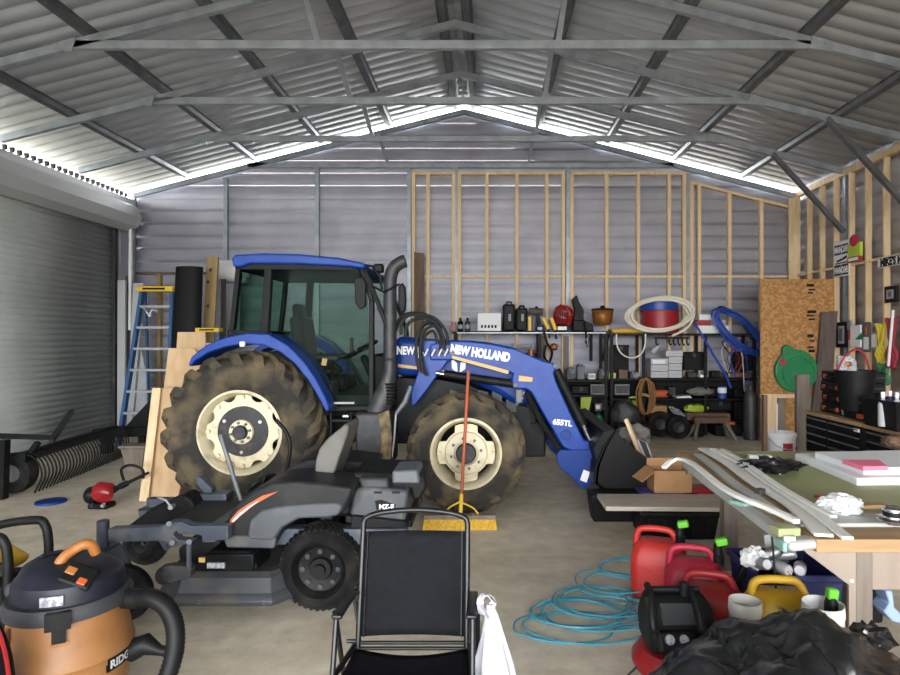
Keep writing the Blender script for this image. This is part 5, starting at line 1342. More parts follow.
# green moulded lid on the strand board
GL = thing('round_cover', 'green round plastic lid with a tab fixed to the strand board', 'lid', at(795, 392, 9.43))
c = at(797, 371, 9.40); R = az(349, 9.4) - az(392, 9.4); R /= 2
out = []
for k in range(48):
    a = 2 * PI * k / 48; out.append((c.x + R * 1.0 * math.cos(a), c.z + R * math.sin(a)))
tabp = at(784, 351, 9.40)
b = B().prism(out, 9.40, 9.47); b.prism([(tabp.x - .02, tabp.z - .14), (tabp.x - .01, tabp.z + .06), (tabp.x + .05, tabp.z + .10), (tabp.x + .13, tabp.z + .07), (tabp.x + .22, tabp.z + .0), (tabp.x + .16, tabp.z - .1)], 9.402, 9.468); b.make('lid_body', 'green_lid', GL, bevel=.02, seg=3)
b = B().lathe([(R * .70, 9.385), (R * .76, 9.385), (R * .78, 9.405), (R * .68, 9.405), (R * .70, 9.385)], (c.x + .03, 0, c.z - .03), 'Y', 44); b.make('moulded_rib', 'green_lid', GL)
p = at(783, 362, 9.39); B().box((p.x, 9.392, p.z), (.085, .006, .10), (0, -.45, 0)).make('sticker', 'red_plastic_pink', GL)

# ================================================================ things on the right wall studs
WX = XR - .095
def on_wall(pix_y, z0, z1, w, t=.02):                   # y along the wall
    return V((WX - t / 2, pix_y, (z0 + z1) / 2)), (t, w, z1 - z0)
def wy(px): return WX * F / (px - CX)
def hang(px0, px1, py0, py1, name, m, label, cat, t=.03, bevel=.004):
    ya, yb = wy(px0), wy(px1); ym = (ya + yb) / 2; z1, z0 = az(py0, ym), az(py1, ym)
    o = B().span((WX - t, yb, z0), (WX - .001, ya, z1)).make(name, m, None, bevel=bevel); tag(o, label, cat); return o, ya, yb, z0, z1
SIDE = Matrix.Rotation(-PI / 2, 4, 'Z') @ Matrix.Rotation(PI / 2, 4, 'X')      # reads from -X
o, ya, yb, z0, z1 = hang(834.5, 850, 241, 276.5, 'metal_sign', 'white_plastic', 'grey and black rectangular sign hung on the right wall studs', 'sign', .012, .002)
h = z1 - z0; w = ya - yb
for k, (f0, f1) in enumerate(((.62, .90), (.04, .34))):
    for g0, g1 in ((.06, .48), (.52, .94)):
        B().span((WX - .016, ya - w * g1, z0 + h * f0), (WX - .011, ya - w * g0, z0 + h * f1)).make('sign_panel', 'dark_grey', o)
    for g, word in ((.08, 'MAN'), (.53, 'CAVE')):
        B().text(word, h * .24, TM((WX - .018, ya - w * g, z0 + h * (f0 + .06)), SIDE) @ Matrix.Scale(.62 if word == 'MAN' else .5, 4, (1, 0, 0)), .006, .001).make('lettering', 'white_paint', o)
B().prism([(ya - w * .15, z0 + h * .46), (ya - w * .5, z0 + h * .50), (ya - w * .85, z0 + h * .57), (ya - w * .85, z0 + h * .50), (ya - w * .55, z0 + h * .45), (ya - w * .3, z0 + h * .42)], WX - .016, WX - .011, 'X').make('sign_emblem', 'black_plastic', o)
B().span((WX - .016, ya - w * .9, z0 + h * .365), (WX - .011, ya - w * .1, z0 + h * .40)).make('sign_line', 'dark_grey', o)
o, ya, yb, z0, z1 = hang(878.5, 925, 254, 264.5, 'name_sign', 'white_plastic', 'long white sign with black capital letters on the right wall', 'sign', .012, .002)
h = az(250, (ya + yb) / 2) - az(264, (ya + yb) / 2)
B().text("MIKE'S M", (z1 - z0) * 1.0, TM((WX - .014, ya - .06, z0 + (z1 - z0) * .16), SIDE) @ Matrix.Scale(.80, 4, (1, 0, 0)), .008, .001).make('lettering', 'black_plastic', o)
for zz in (z0 + .008, z1 - .016): B().span((WX - .014, yb + .01, zz), (WX - .011, ya - .01, zz + .008)).make('border_line', 'black_plastic', o)
o, ya, yb, z0, z1 = hang(887, 899, 286, 302.5, 'wall_thermometer', 'black_plastic', 'small black framed dial on the right wall below the long sign', 'thermometer', .04, .008)
B().span((WX - .045, yb + .05, z0 + .05), (WX - .038, ya - .05, z1 - .05)).make('dial', 'label_grey', o); B().span((WX - .048, yb + .09, z0 + .08), (WX - .043, ya - .09, z1 - .08)).make('display', 'mid_grey', o)
o, ya, yb, z0, z1 = hang(851, 863.5, 243, 257, 'hanging_seed_packet', 'lime', 'greenish packet hanging on the stud right of the rectangular sign', 'packet', .05, .01)
B().ball((WX - .05, (ya + yb) / 2, z1 + .04), (.03, (ya - yb) * .35, .09), 14, 10).make('printed_picture', 'red_plastic_pink', o)
o, ya, yb, z0, z1 = hang(851, 863, 256.5, 262, 'hanging_red_packet', 'red_plastic', 'small red box below the greenish packet on the wall', 'box', .06, .006)
B().span((WX - .064, yb + .03, z0 + .02), (WX - .058, ya - .03, z1 - .02)).make('box_label', 'white_plastic', o)
# blister packs, scraper, ropes
o, ya, yb, z0, z1 = hang(838, 848.5, 322, 347.5, 'hanging_blister_pack', 'black_plastic', 'black framed pack with pale card, first pack right of the strand board', 'pack', .03)
B().span((WX - .034, yb + .06, z0 + .06), (WX - .029, ya - .06, z1 - .06)).make('card', 'label_grey', o); B().span((WX - .045, yb + .1, z0 + .1), (WX - .033, ya - .1, z0 + .3)).make('blister', 'mid_grey', o, bevel=.006)
o, ya, yb, z0, z1 = hang(852, 862.5, 325, 347.5, 'hanging_caulk_bag', 'white_plastic', 'white bag with green triangle hung between the packs', 'pack', .03, .01)
B().prism([(ya - .12, z0 + .12), (ya - .32, z0 + .12), (ya - .28, z1 - .12)], WX - .034, WX - .029, 'X').make('printed_triangle', 'green_lid', o)
for (a, b_, c, d, m, lb) in ((864, 871, 322, 352, 'mid_grey', 'grey backed pack with a knife right of the white bag'), (872, 879.5, 323, 350, 'label_grey', 'pale pack with red tool beside the yellow rope')):
    o, ya, yb, z0, z1 = hang(a, b_, c, d, 'hanging_blister_pack', m, lb, 'pack', .02)
    w = ya - yb
    B().span((WX - .035, yb + w * .35, z0 + .25), (WX - .018, yb + w * .6, z1 - .06)).make('packed_tool', 'orange' if a < 870 else 'red_plastic', o, bevel=.008)
    B().span((WX - .024, yb + w * .15, z0 + .04), (WX - .018, yb + w * .85, z0 + .22)).make('card_print', 'white_plastic', o)
def rope(px0, px1, py0, py1, m, label, n=4):
    ya, yb = wy(px0), wy(px1); ym = (ya + yb) / 2; z1, z0 = az(py0, ym), az(py1, ym); t = thing('hanging_hank_of_rope', label, 'rope', (WX - .06, ym, z0))
    for k in range(n):
        y = yb + (ya - yb) * (k + .5) / n; pts = [(WX - .06 + .02 * math.sin(k + j), y + .02 * math.sin(j * 2.1 + k), z0 + (z1 - z0) * j / 8) for j in range(9)]
        B().tube(spline(pts, 3), (ya - yb) / n * .55).make('strand', m, t)
    return t
rope(881.5, 889, 324, 364, 'rope_yellow', 'yellow rope hank hanging on the right wall')
rope(883, 893, 364, 384, 'rope_green', 'green rope hank hanging below the yellow rope')
rope(892, 900, 318, 368, 'rope_red', 'dark red rope hank hanging at the right edge')
o = B().bar((WX - .12, wy(897), az(366, wy(897))), (WX - .12, wy(902), az(310, wy(902))), .03, .02).make('hanging_white_stick', 'white_plastic', None); tag(o, 'white stick hanging in front of the dark red rope', 'stick')
o, ya, yb, z0, z1 = hang(847.5, 852.5, 320, 330, 'scraper', 'aluminium', 'small shiny scraper hung above the packs', 'scraper', .02)
B().span((WX - .03, yb + .05, z0 - .15), (WX - .002, ya - .05, z0)).make('handle', 'red_plastic', o, bevel=.008)
# ================================================================ shelving along the back wall
SY = 10.35
def zpx(py, Y=SY): return az(py, Y)
def shelf_unit(px0, px1, levels, label, posts, back=380):
    t = thing('shelf_unit', label, 'shelving', ((ax(px0, SY) + ax(px1, SY)) / 2, SY + .25, 0), 0, 'dark steel shelving on the back wall')
    for py in levels:
        z = zpx(py); B().span((ax(px0, SY), SY, z - .035), (ax(px1, SY), SY + .5, z)).make('shelf', 'black_metal', t, bevel=.004)
    if back: B().span((ax(px0, SY), SY + .485, 0), (ax(px1, SY), SY + .5, zpx(back))).make('shade_panel', 'skin_dark', t)  # added near-black sheet, stands in for the shade on the wall behind the shelves
    for px in posts:
        for y in (SY + .01, SY + .46): B().span((ax(px, SY) - .025, y, 0), (ax(px, SY) + .025, y + .04, zpx(levels[0]) - .036)).make('upright', 'black_metal', t)
    return t
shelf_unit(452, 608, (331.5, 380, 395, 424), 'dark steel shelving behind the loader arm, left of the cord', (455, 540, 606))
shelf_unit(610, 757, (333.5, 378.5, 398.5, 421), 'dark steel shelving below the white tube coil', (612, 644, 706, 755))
for px in (543, 566): struct(B().span((ax(px, YB - .1) - .05, YB - .13, 0), (ax(px, YB - .1) + .05, YB - .09, zpx(336))).make('wall_stud', 'grey_wood'))
strips_ = B().span((ax(457, SY), SY - .006, zpx(331.5) - .03), (ax(606, SY), SY, zpx(331.5) - .018)).make('shelf_edge', 'aluminium', [o for o in bpy.data.objects if o.name == 'shelf_unit'][0])

def bx(px0, px1, py0, py1, name, m, label, cat, y=SY + .06, d=.2, bevel=.006, group=None):
    o = B().span((ax(px0, y), y, az(py1, SY)), (ax(px1, y), y + d, az(py0, y))).make(name, m, None, bevel=bevel, seg=2); tag(o, label, cat, group); return o
def part_px(o, px0, px1, py0, py1, name, m, y=SY + .055, d=.02, bevel=.003):
    return B().span((ax(px0, y), y, az(py1, y)), (ax(px1, y), y + d, az(py0, y))).make(name, m, o, bevel=bevel)
zs1 = zpx(331.5)
for px, m, lb in ((460.5, 'black_plastic', 'black spray can with pale label at the left end of the top shelf'), (467.5, 'dark_grey', 'dark spray can next to the white box on the top shelf')):
    o = bottle(ax(px, SY + .1), SY + .1, zs1, .05, .24, m, 'black_plastic', lb, 'spray_can', 'spray can')
    B().lathe([(.051, zs1 + .05), (.051, zs1 + .12)], (ax(px, SY + .1), SY + .1, 0), 'Z', 16).make('can_label', 'label_grey', [c for c in o.children if c.name.startswith('bottle_body')][0])
o = bx(451, 456, 322, 331, 'red_block', 'red_paint', 'small dark red part at the left end of the top shelf', 'part', d=.1)
o = bx(477.5, 501, 313, 331, 'white_box', 'white_plastic', 'white box with a row of black marks on the top shelf', 'box', d=.22)
for k in range(5): part_px(o, 481 + 3.4 * k, 483 + 3.4 * k, 325, 328, 'printed_mark', 'black_plastic', SY + .056, .006, 0)
def upright_case(px0, px1, py0, top, label):
    o = bx(px0, px1, py0, 331, 'power_tool_case', 'black_plastic', label, 'tool case', d=.3, bevel=.03)
    m_ = (px0 + px1) / 2
    B().tube([at(m_ - 2.5, py0 + .5, SY + .2), at(m_ - 2, py0 - 1.8, SY + .2), at(m_ + 2, py0 - 1.8, SY + .2), at(m_ + 2.5, py0 + .5, SY + .2)], .02).make('handle', top, o)
    part_px(o, m_ - .5, m_ + 2, 314, 321, 'label_strip', 'label_grey', SY + .052, .012)
    return o
upright_case(503, 515, 304, 'dark_grey', 'taller black tool case right of the white box')
upright_case(516, 527.5, 308, 'black_plastic', 'shorter black tool case beside the yellow level')
o = bx(528, 531.5, 316.5, 331, 'spirit_level', 'yellow', 'upright yellow level beside the short black case', 'level', d=.08)
o = bx(532, 535, 317, 331, 'blue_tin', 'navy_plastic', 'narrow dark blue tin beside the yellow level', 'tin', d=.08)
# drill
DR = thing('power_drill', 'black cordless drill with brown housing on the top shelf', 'drill', at(536, 331, SY + .12))
B().tube([at(529, 311, SY + .12), at(543, 312, SY + .12)], [.06, .065], 14).make('motor_housing', 'dark_wood', DR, bevel=.012)
B().tube([at(535, 307, SY + .12), at(537, 309, SY + .12)], [.03, .04], 12).make('chuck', 'black_plastic', DR)
B().bar(at(537, 313, SY + .12), at(539, 325, SY + .12), .07, .06, (0, 1, 0)).make('grip', 'black_plastic', DR, bevel=.015)
bp_ = B().span((ax(536, SY + .1), SY + .05, zpx(331)), (ax(544, SY + .1), SY + .2, zpx(325))).make('battery_pack', 'black_plastic', DR, bevel=.01)
B().span((ax(537.5, SY + .05), SY + .035, zpx(330)), (ax(542, SY + .05), SY + .05, zpx(327))).make('battery_label', 'skyblue_plastic', bp_)
for a_, b_, lb in (((543, 317.5), (548.5, 329), 'tilted yellow clamp bar left of the red engine'), ((551, 317.5), (555.5, 330), 'tilted yellow clamp bar right of its twin by the red engine')):
    o = B().bar(at(a_[0], a_[1], SY + .05), at(b_[0], b_[1], SY + .05), .06, .075, (0, 1, 0)).make('clamp_bar', 'yellow', None, bevel=.008); tag(o, lb, 'clamp')
    B().bar(at(b_[0], b_[1], SY + .05), at(b_[0] + 1, b_[1] + 9, SY + .03), .03, .04, (0, 1, 0)).make('clamp_jaw', 'black_metal', o)
o = B().tube(spline([at(544, 332, SY - .02), at(547, 343, SY - .03), at(552, 352, SY - .03), at(549, 362, SY - .03), at(544, 356, SY - .03), at(546, 345, SY - .03)], 5), .022).make('strap_bundle', 'black_plastic', None); tag(o, 'black straps hanging below the yellow clamp bars', 'strap')
o = B().ball(at(554, 347, SY - .03), (.07, .05, .06), 16, 10, lump(31, 3, .4)).make('leather_pouch', 'copper', None); tag(o, 'small brown pouch hanging beside the black straps', 'pouch')
# red engine blower and black pack
RE = thing('small_engine', 'red small engine with ribbed cover on the top shelf', 'engine', at(565, 331, SY + .15))
B().ball(at(563, 316, SY + .16), (.18, .12, .19), 20, 14, lump(17, 2.2, .25)).make('engine_cover', 'red_paint', RE, smooth=35)
for k in range(5): B().bar(at(558 + 2.4 * k, 311, SY + .045), at(557.5 + 2.4 * k, 322, SY + .045), .014, .02, (0, 1, 0)).make('cooling_slot', 'black_plastic', RE)
B().tube([at(567, 308, SY + .15), at(569, 314, SY + .15), at(568, 326, SY + .15)], [.06, .09, .05], 12).make('starter_housing', 'red_paint', RE)
B().span((ax(556, SY), SY + .04, zpx(331)), (ax(569, SY), SY + .28, zpx(325))).make('engine_base', 'black_metal', RE, bevel=.01)
B().span((ax(558, SY), SY + .03, zpx(330)), (ax(567, SY), SY + .045, zpx(326.5))).make('plate', 'white_plastic', RE)
BP = thing('backpack_blower', 'black angular pack with pointed back plate right of the red engine', 'pack', at(580, 331, SY + .15))
B().ppx([(572, 300), (577, 295), (579, 301), (584, 310), (584, 322), (578, 328), (573, 322), (575, 310)], SY + .10, SY + .25).make('back_plate', 'black_plastic', BP, bevel=.015)
B().ppx([(573, 320), (584, 320), (593, 325), (594, 331.5), (573, 331.5)], SY + .05, SY + .35).make('pack_base', 'black_plastic', BP, bevel=.02)
B().ribbon(spline([at(584, 322, SY + .0), at(586, 335, SY - .03), at(586, 344, SY - .03), at(588, 347, SY - .03), at(589, 338, SY - .03)], 5), .04, .008).make('strap', 'black_plastic', BP)
for a_, b_, lb in (((591, 334), (591, 361), 'black tool handle hanging under the top shelf, left one'), ((608, 334), (603, 361), 'black tool handle hanging under the top shelf, slanting one')):
    o = B().cyl(at(a_[0], a_[1], SY + .2), at(b_[0], b_[1], SY + .2), .03, n=10).make('hanging_tool', 'black_metal', None); tag(o, lb, 'tool')
CPOT = thing('copper_pot', 'brown copper coloured pot with black lid on the top shelf', 'pot', at(602.5, 325, SY + .2))
c = at(602.5, 325, SY + .2)
B().lathe([(0, 0), (.13, 0), (.17, .05), (.18, .16), (.19, .24), (.2, .25), (.19, .26), (0, .26)], c, 'Z', 32).make('pot_body', 'copper', CPOT)
B().lathe([(.2, .262), (.19, .285), (.05, .30), (.03, .34), (0, .345)], c, 'Z', 32).make('pot_lid', 'black_metal', CPOT); CPOT.location.z = c.z
o = B().ppx([(611, 329), (644, 327), (644, 333.3), (613, 333.3)], SY + .05, SY + .4).make('yellow_tray', 'yellow_plastic', None, bevel=.02); tag(o, 'shallow yellow tray under the left side of the white tube coil', 'tray')
o = B().tube(spline([at(616.5, 334, SY - .02), at(617, 345, SY - .03), at(622, 354, SY - .03), at(632, 358, SY - .03), at(641, 354, SY - .03), at(645, 345, SY - .03), at(645.5, 334, SY - .02)], 6), .014).make('hanging_tube', 'tube_white', None); tag(o, 'pale tube loop hanging below the yellow tray', 'tube')
# spools and tube coils
def spool(px, py0, py1, m, label, y, r, z=None):
    c = at(px, py1, y); h = az(py0, y) - az(py1, y)
    t = thing('tube_spool', label, 'spool', c)
    B().lathe([(.05, 0), (r, 0), (r, .015), (r * .97, .02), (r * .98, h * .5), (r * .97, h - .02), (r, h - .015), (r, h), (.05, h), (.05, 0)], c, 'Z', 40).make('wound_tube', m, t)
    B().lathe([(.0, h), (r * .5, h), (r * .5, h + .012), (0, h + .012)], c, 'Z', 24).make('core', 'white_plastic', t)
    return t
spool(660, 311, 333, 'red_plastic', 'red tube spool under the blue one inside the white coil', SY + .30, .33)
spool(659, 302.5, 310.6, 'tube_blue', 'blue tube spool stacked on the red spool', SY + .30, .34)
def coil(center, R1, R2, nrm_tilt, n, r, m, label, seed, name, tail=None, yaw=0.0):
    rr = random.Random(seed); pts = []
    M_ = Matrix.Rotation(yaw, 4, 'Y') @ Matrix.Rotation(nrm_tilt, 4, 'X')
    for k in range(n):
        a, b_ = R1 * rr.uniform(.90, 1.04), R2 * rr.uniform(.90, 1.04); ox, oz = rr.uniform(-.03, .03), rr.uniform(-.03, .03)
        for j in range(14):
            t = 2 * PI * j / 14; pts.append(V(center) + M_ @ V((a * math.cos(t) + ox, (k - n / 2) * r * 1.3 + rr.uniform(-.01, .01), b_ * math.sin(t) + oz)))
    if tail: pts += [V(p) for p in tail]
    o = B().tube(spline(pts, 4), r, 7).make(name, m, None); tag(o, label, 'tube'); return o
coil(at(660, 314.5, SY - .1), .54, .28, -.25, 5, .021, 'tube_white', 'large coil of white tube leaning round the two spools', 11, 'tube_coil', [at(694, 312, SY - .1), at(691, 323, SY - .1), at(684, 330, SY - .12), at(672, 336, SY - .12)], -.12)
coil(at(738, 331, SY - .05), .52, .20, -.2, 5, .019, 'tube_blue', 'coil of blue tube draped over the right end of the top shelf', 5, 'tube_coil', None, .72)
o = B().tube(spline([at(694, 322, SY - .05), at(702, 335, SY - .07), at(714, 356, SY - .08), at(726, 376, SY - .08), at(731, 388, SY - .08)], 6), .02).make('blue_tube', 'tube_blue', None); tag(o, 'single blue tube slanting down from the white coil', 'tube')
o = B().tube(spline([at(714, 316, SY - .05), at(722, 335, SY - .07), at(738, 350, SY - .08), at(760, 356, SY - .08)], 6), .014).make('blue_tube', 'tube_blue', None); tag(o, 'thin blue tube curving under the blue coil', 'tube')
o = B().tube(spline([at(716, 310, SY + .1), at(722, 307, SY + .05), at(734, 314, SY), at(744, 326, SY), at(752, 340, SY)], 6), .02).make('black_tube', 'rubber', None); tag(o, 'black tube arching over the blue coil', 'tube')
# white boxes at the right of the top shelf
for k, (a_, b_, c_, d_, m, lb) in enumerate(((697, 729, 325.5, 333.3, 'white_plastic', 'long white box at the bottom of the stack by the blue coil'), (699, 726, 319.8, 325.3, 'vinyl_grey', 'pale grey box in the stack by the blue coil'), (699, 716, 314.5, 319.6, 'white_plastic', 'white box on top of the stack by the blue coil'))):
    bx(a_, b_, c_, d_, 'long_box', m, lb, 'box', SY + .12, .25)
o = bx(696.5, 711, 320.5, 325.2, 'red_tray', 'red_plastic', 'small red tray in front of the stack by the blue coil', 'tray', SY + .03, .08)
# row of hooks and pile of white cartons
HK = thing('hook_rail', 'black rail with a row of fittings above the carton pile', 'rail', at(671, 345, SY + .1))
B().bar(at(654, 338, SY + .05), at(689, 338, SY + .05), .03, .03).make('rail_bar', 'black_metal', HK)
for k in range(8):
    p = at(656 + 4.4 * k, 339, SY + .03); B().tube([p, p + V((0, 0, -.07)), p + V((.02, -.02, -.11)), p + V((.03, -.03, -.08))], .014, 7).make('hook', 'aluminium' if k in (1, 2) else 'black_metal', HK)
cart = [(651, 668, 371.5, 378), (668.5, 682, 370.5, 378), (651, 668, 365, 371.2), (668.5, 682, 363.5, 370.2), (651, 668, 358.5, 364.8), (668.5, 682.5, 357, 363.2), (666, 683, 350.5, 356.6)]
lbs = ['white carton at the bottom left of the pile', 'white carton at the bottom right of the pile', 'white carton second from bottom on the left of the pile', 'white carton second from bottom on the right of the pile', 'white carton with printed label at the top left of the pile', 'white carton third from bottom on the right of the pile', 'white carton topmost of the pile under the hooks']
for k, (q, lb) in enumerate(zip(cart, lbs)):
    o = bx(*q, 'white_carton', 'grey_paint', lb, 'carton', SY + .05, .3, .004, 'pile of white cartons')
    if k == 4: part_px(o, 653, 665, 360, 363.5, 'label', 'white_plastic', SY + .046, .006, 0)
    else: part_px(o, q[0] + 1, q[1] - 1, (q[2] + q[3]) / 2 - .3, (q[2] + q[3]) / 2 + .3, 'carton_flap', 'label_grey', SY + .046, .006, 0)
o = B().cyl(at(652, 353, SY + .2), at(659, 345, SY + .2), .05, n=14).make('paper_roll', 'vinyl_grey', None); tag(o, 'pale roll leaning on the carton pile', 'roll')
# second level, left: engine parts and tins
for k, (px, py0, m, nm, lb, w) in enumerate(((571, 366, 'dark_grey', 'machine_part', 'dark machine part on the second shelf, leftmost', 8), (581, 363, 'mid_grey', 'carburettor', 'grey machine part on the second shelf beside the white box', 7), (592, 371.5, 'white_plastic', 'small_box', 'small white box on the second shelf among the machine parts', 7), (603, 368, 'dark_grey', 'machine_part', 'dark machine part right of the small white box', 8), (612.5, 371, 'lime', 'green_tin', 'yellow green tin on the second shelf', 7), (623.5, 367.5, 'brown_wood', 'wood_block', 'brown wooden block on the second shelf', 9), (634, 370, 'dark_grey', 'machine_part', 'dark part at the right end of the second shelf', 8))):
    o = bx(px - w / 2, px + w / 2, py0 + 2, 379.5, nm, m, lb, 'part' if 'part' in nm or 'carb' in nm else 'box', SY + .05, .15)
    if nm in ('machine_part', 'carburettor'):
        B().cyl(at(px - 1, py0 + 1, SY + .05), at(px - 1, py0 + 4, SY + .05), .04, .05, n=12).make('port', 'mid_grey', o); B().cyl(at(px + 2, py0 + 5, SY + .02), at(px + 2, py0 + 5, SY + .08), .05, n=12).make('flange', 'mid_grey', o)
    elif nm != 'wood_block': part_px(o, px - w / 2 + .6, px + w / 2 - .6, 375, 378, 'box_label', 'label_grey', SY + .046, .006, 0)
o = B().tube([at(512, 343, SY + .1), at(514, 347, SY + .1), at(521, 346, SY + .1), at(533, 346, SY + .1), at(534, 352, SY + .1)], .025).make('pipe_fitting', 'label_grey', None); tag(o, 'pale pipe fitting behind the top of the loader arm', 'pipe'); 
o = bx(511, 537, 353, 379.5, 'engine_block', 'black_metal', 'dark engine block behind the loader arm lettering', 'engine', SY + .05, .3, .03)
B().cyl(at(531, 350, SY + .06), at(531, 356, SY + .06), .06, n=14).make('cylinder', 'copper', o)
# third level: organiser drawers with pale frames
for (a_, b_, lb) in ((591, 604, 'small drawer box with pale frame on the third shelf, left one'), (615, 629, 'small drawer box with pale frame on the third shelf, right one')):
    o = bx(a_, b_, 385, 394.5, 'drawer_box', 'dark_grey', lb, 'drawer box', SY + .04, .25)
    B().tube([at(a_, 385, SY + .03), at(b_, 385, SY + .03), at(b_, 394, SY + .03), at(a_, 394, SY + .03)], .014, 6, closed=True).make('frame', 'label_grey', o)
# lime boards, wheel, tins on the lower left shelf
for pts, lb in (([(581, 396), (592, 396), (587, 421), (580, 423)], 'yellow green board leaning on the lower shelf beside the tilt cylinder'), ([(629, 397), (636.5, 396), (638, 414), (634, 417)], 'smaller yellow green board leaning by the cord coil')):
    o = B().ppx(pts, SY + .05, SY + .09).make('lime_board', 'lime', None, bevel=.004); tag(o, lb, 'board')
c = at(613, 414, SY + .1); o = B().lathe([(.05, -.05), (.10, -.06), (.17, -.05), (.18, 0), (.17, .05), (.10, .06), (.05, .05)], c, 'Y', 28).make('trolley_wheel_assembly', 'tyre_black', None); tag(o, 'small black wheel on the lower shelf between the green boards', 'wheel')
B().lathe([(0, -.03), (.05, -.04), (.06, .0), (.05, .04), (0, .03)], c, 'Y', 18).make('hub', 'dark_grey', o)
o = bx(595, 602, 403.5, 411.5, 'small_carton', 'cloth_grey', 'small pale carton on top of the green tin on the lower shelf', 'carton', SY + .06, .12); part_px(o, 596, 600, 405, 409, 'label', 'white_plastic', SY + .056, .006, 0)
o = bottle(ax(598.5, SY + .14), SY + .14, zpx(423.5, SY + .14), .07, .2, 'green_lid', 'dark_grey', 'dark green tin on the lower shelf under the small carton', 'green_tin', 'tin')
# orange cord hank on the post
t = thing('extension_cord', 'tan extension cord hank hanging on the shelf upright', 'cord', at(646, 395, SY - .08))
r4 = random.Random(8)
for k in range(7):
    w = r4.uniform(.08, .17); o_ = r4.uniform(-.03, .03); pts = [at(645.5, 396, SY - .06 - .012 * k) + V((o_ + w * math.sin(2 * PI * j / 14), 0, .30 * math.cos(2 * PI * j / 14) + r4.uniform(-.02, .02))) for j in range(14)]
    B().tube(spline(pts + [pts[0]], 3), .013, 6).make('loop', 'cord_tan', t)
B().bar(at(641, 394, SY - .17), at(650, 396, SY - .17), .03, .05).make('cord_wrap', 'cord_tan', t)
# right unit, middle shelf
o = bx(653, 669, 390, 398, 'tool_grip', 'orange', 'orange tool lying on the middle right shelf by the cord hank', 'tool', SY + .03, .14, .03); B().tube([at(666, 394, SY + .05), at(672, 396.5, SY + .05)], [.03, .02]).make('tool_tip', 'black_plastic', o)
o = B().ppx([(677, 396.8), (690, 395.6), (692, 398), (677, 398.2)], SY - .02, SY + .2).make('paper_stack', 'white_plastic', None); tag(o, 'thin white papers lying on the middle right shelf', 'paper')
o = B().ball(at(700, 391.5, SY + .1), (.22, .12, .075), 24, 12, lump(14, 2.4, .25), clampz=zpx(398.5)).make('rolled_cloth', 'cloth_grey', None); tag(o, 'rolled grey cloth on the middle right shelf', 'cloth')
c = at(722, 398, SY + .06)
t = thing('paint_can', 'white and blue paint can on the middle right shelf', 'paint can', c)
B().lathe([(0, 0), (.075, 0), (.075, .19), (.08, .2), (.07, .21), (0, .205)], c, 'Z', 26).make('can_body', 'tube_blue', t); B().lathe([(.0765, .09), (.0765, .185)], c, 'Z', 26).make('can_label', 'white_plastic', t)
o = bx(735, 744, 388, 398, 'black_jar', 'black_plastic', 'black jar at the right of the paint can', 'jar', SY + .06, .12, .02)
for (a_, b_, c_, d_, m, lb, nm) in ((688, 697, 372, 378, 'dark_grey', 'dark tin on the shelf right of the cartons', 'dark_tin'), (700, 708, 374.5, 378, 'white_plastic', 'small white part on the shelf right of the cartons', 'white_part'), (712, 720, 371, 378, 'black_metal', 'black part on the shelf by the slanting blue tube', 'black_part'), (726, 752, 372.5, 378, 'brown_wood', 'brown board end at the right of the second shelf', 'board_end')):
    o = bx(a_, b_, c_, d_, nm, m, lb, 'part', SY + .06, .16, .015)
# lower row of the right unit
o = bx(651, 667, 406, 418.5, 'cardboard_box', 'cardboard', 'small cardboard box on the lowest right shelf', 'box', SY - .02, .25); B().bar(at(651, 406, SY + .1), at(655, 403, SY + .1), .22, .006).make('flap', 'cardboard', o)
r5 = random.Random(4); t = thing('wire_bundle', 'tangle of white wires on the lowest right shelf', 'wire', at(680, 420, SY + .05))
for k in range(6):
    a_ = (670 + r5.uniform(-2, 3), 406 + r5.uniform(0, 6)); B().tube(spline([at(a_[0], a_[1], SY + .02), at(676 + r5.uniform(-2, 3), 411 + r5.uniform(-3, 3), SY - .02), at(684 + r5.uniform(-3, 3), 415, SY), at(692, 418 + r5.uniform(-1.5, 1), SY + .04)], 5), .011, 6).make('wire', 'label_grey', t)
o = B().ball(at(696, 408.5, SY + .12), (.20, .12, .075), 22, 12, lump(8, 2, .35), clampz=zpx(421)).make('folded_cloth', 'lime', None); tag(o, 'crumpled yellow green cloth on the lowest right shelf', 'cloth')
o = B().ppx([(687, 413), (730, 413.5), (731, 421), (687, 420)], SY - .08, SY + .08).make('wood_plank', 'brown_wood', None, bevel=.004); tag(o, 'reddish brown plank end on the lowest right shelf', 'plank')
o = bx(735, 752, 402, 421, 'dark_carton', 'black_plastic', 'dark carton at the right end of the lowest shelf', 'carton', SY + .05, .25, .01)
# gear under the lowest shelves
CLP = thing('bar_clamp', 'bar clamp with orange head standing below the plank', 'clamp', at(729.5, 432, 10.1))
B().bar(at(729.5, 424, 10.1), (ax(729.5, 10.1), 10.1, 0), .03, .03, (0, 1, 0)).make('clamp_bar', 'mid_grey', CLP); B().bar(at(725.5, 422.5, 10.1), at(734.5, 423.5, 10.1), .07, .05).make('clamp_head', 'orange', CLP, bevel=.01)
SH = thing('sawhorse', 'dark folding sawhorse under the lowest right shelf', 'sawhorse', (ax(712, 9.95), 9.95, 0))
B().bar(at(694, 420, 9.95), at(728, 420, 9.95), .10, .10).make('top_beam', 'brown_wood', SH, bevel=.006)
for a_, b_ in ((698, 690), (724, 732)):
    for dy in (-.2, .2): B().bar(at(a_, 421, 9.95), V((ax(b_, 9.95), 9.95 + dy, 0)), .05, .05, (0, 1, 0)).make('leg', 'grey_wood', SH)
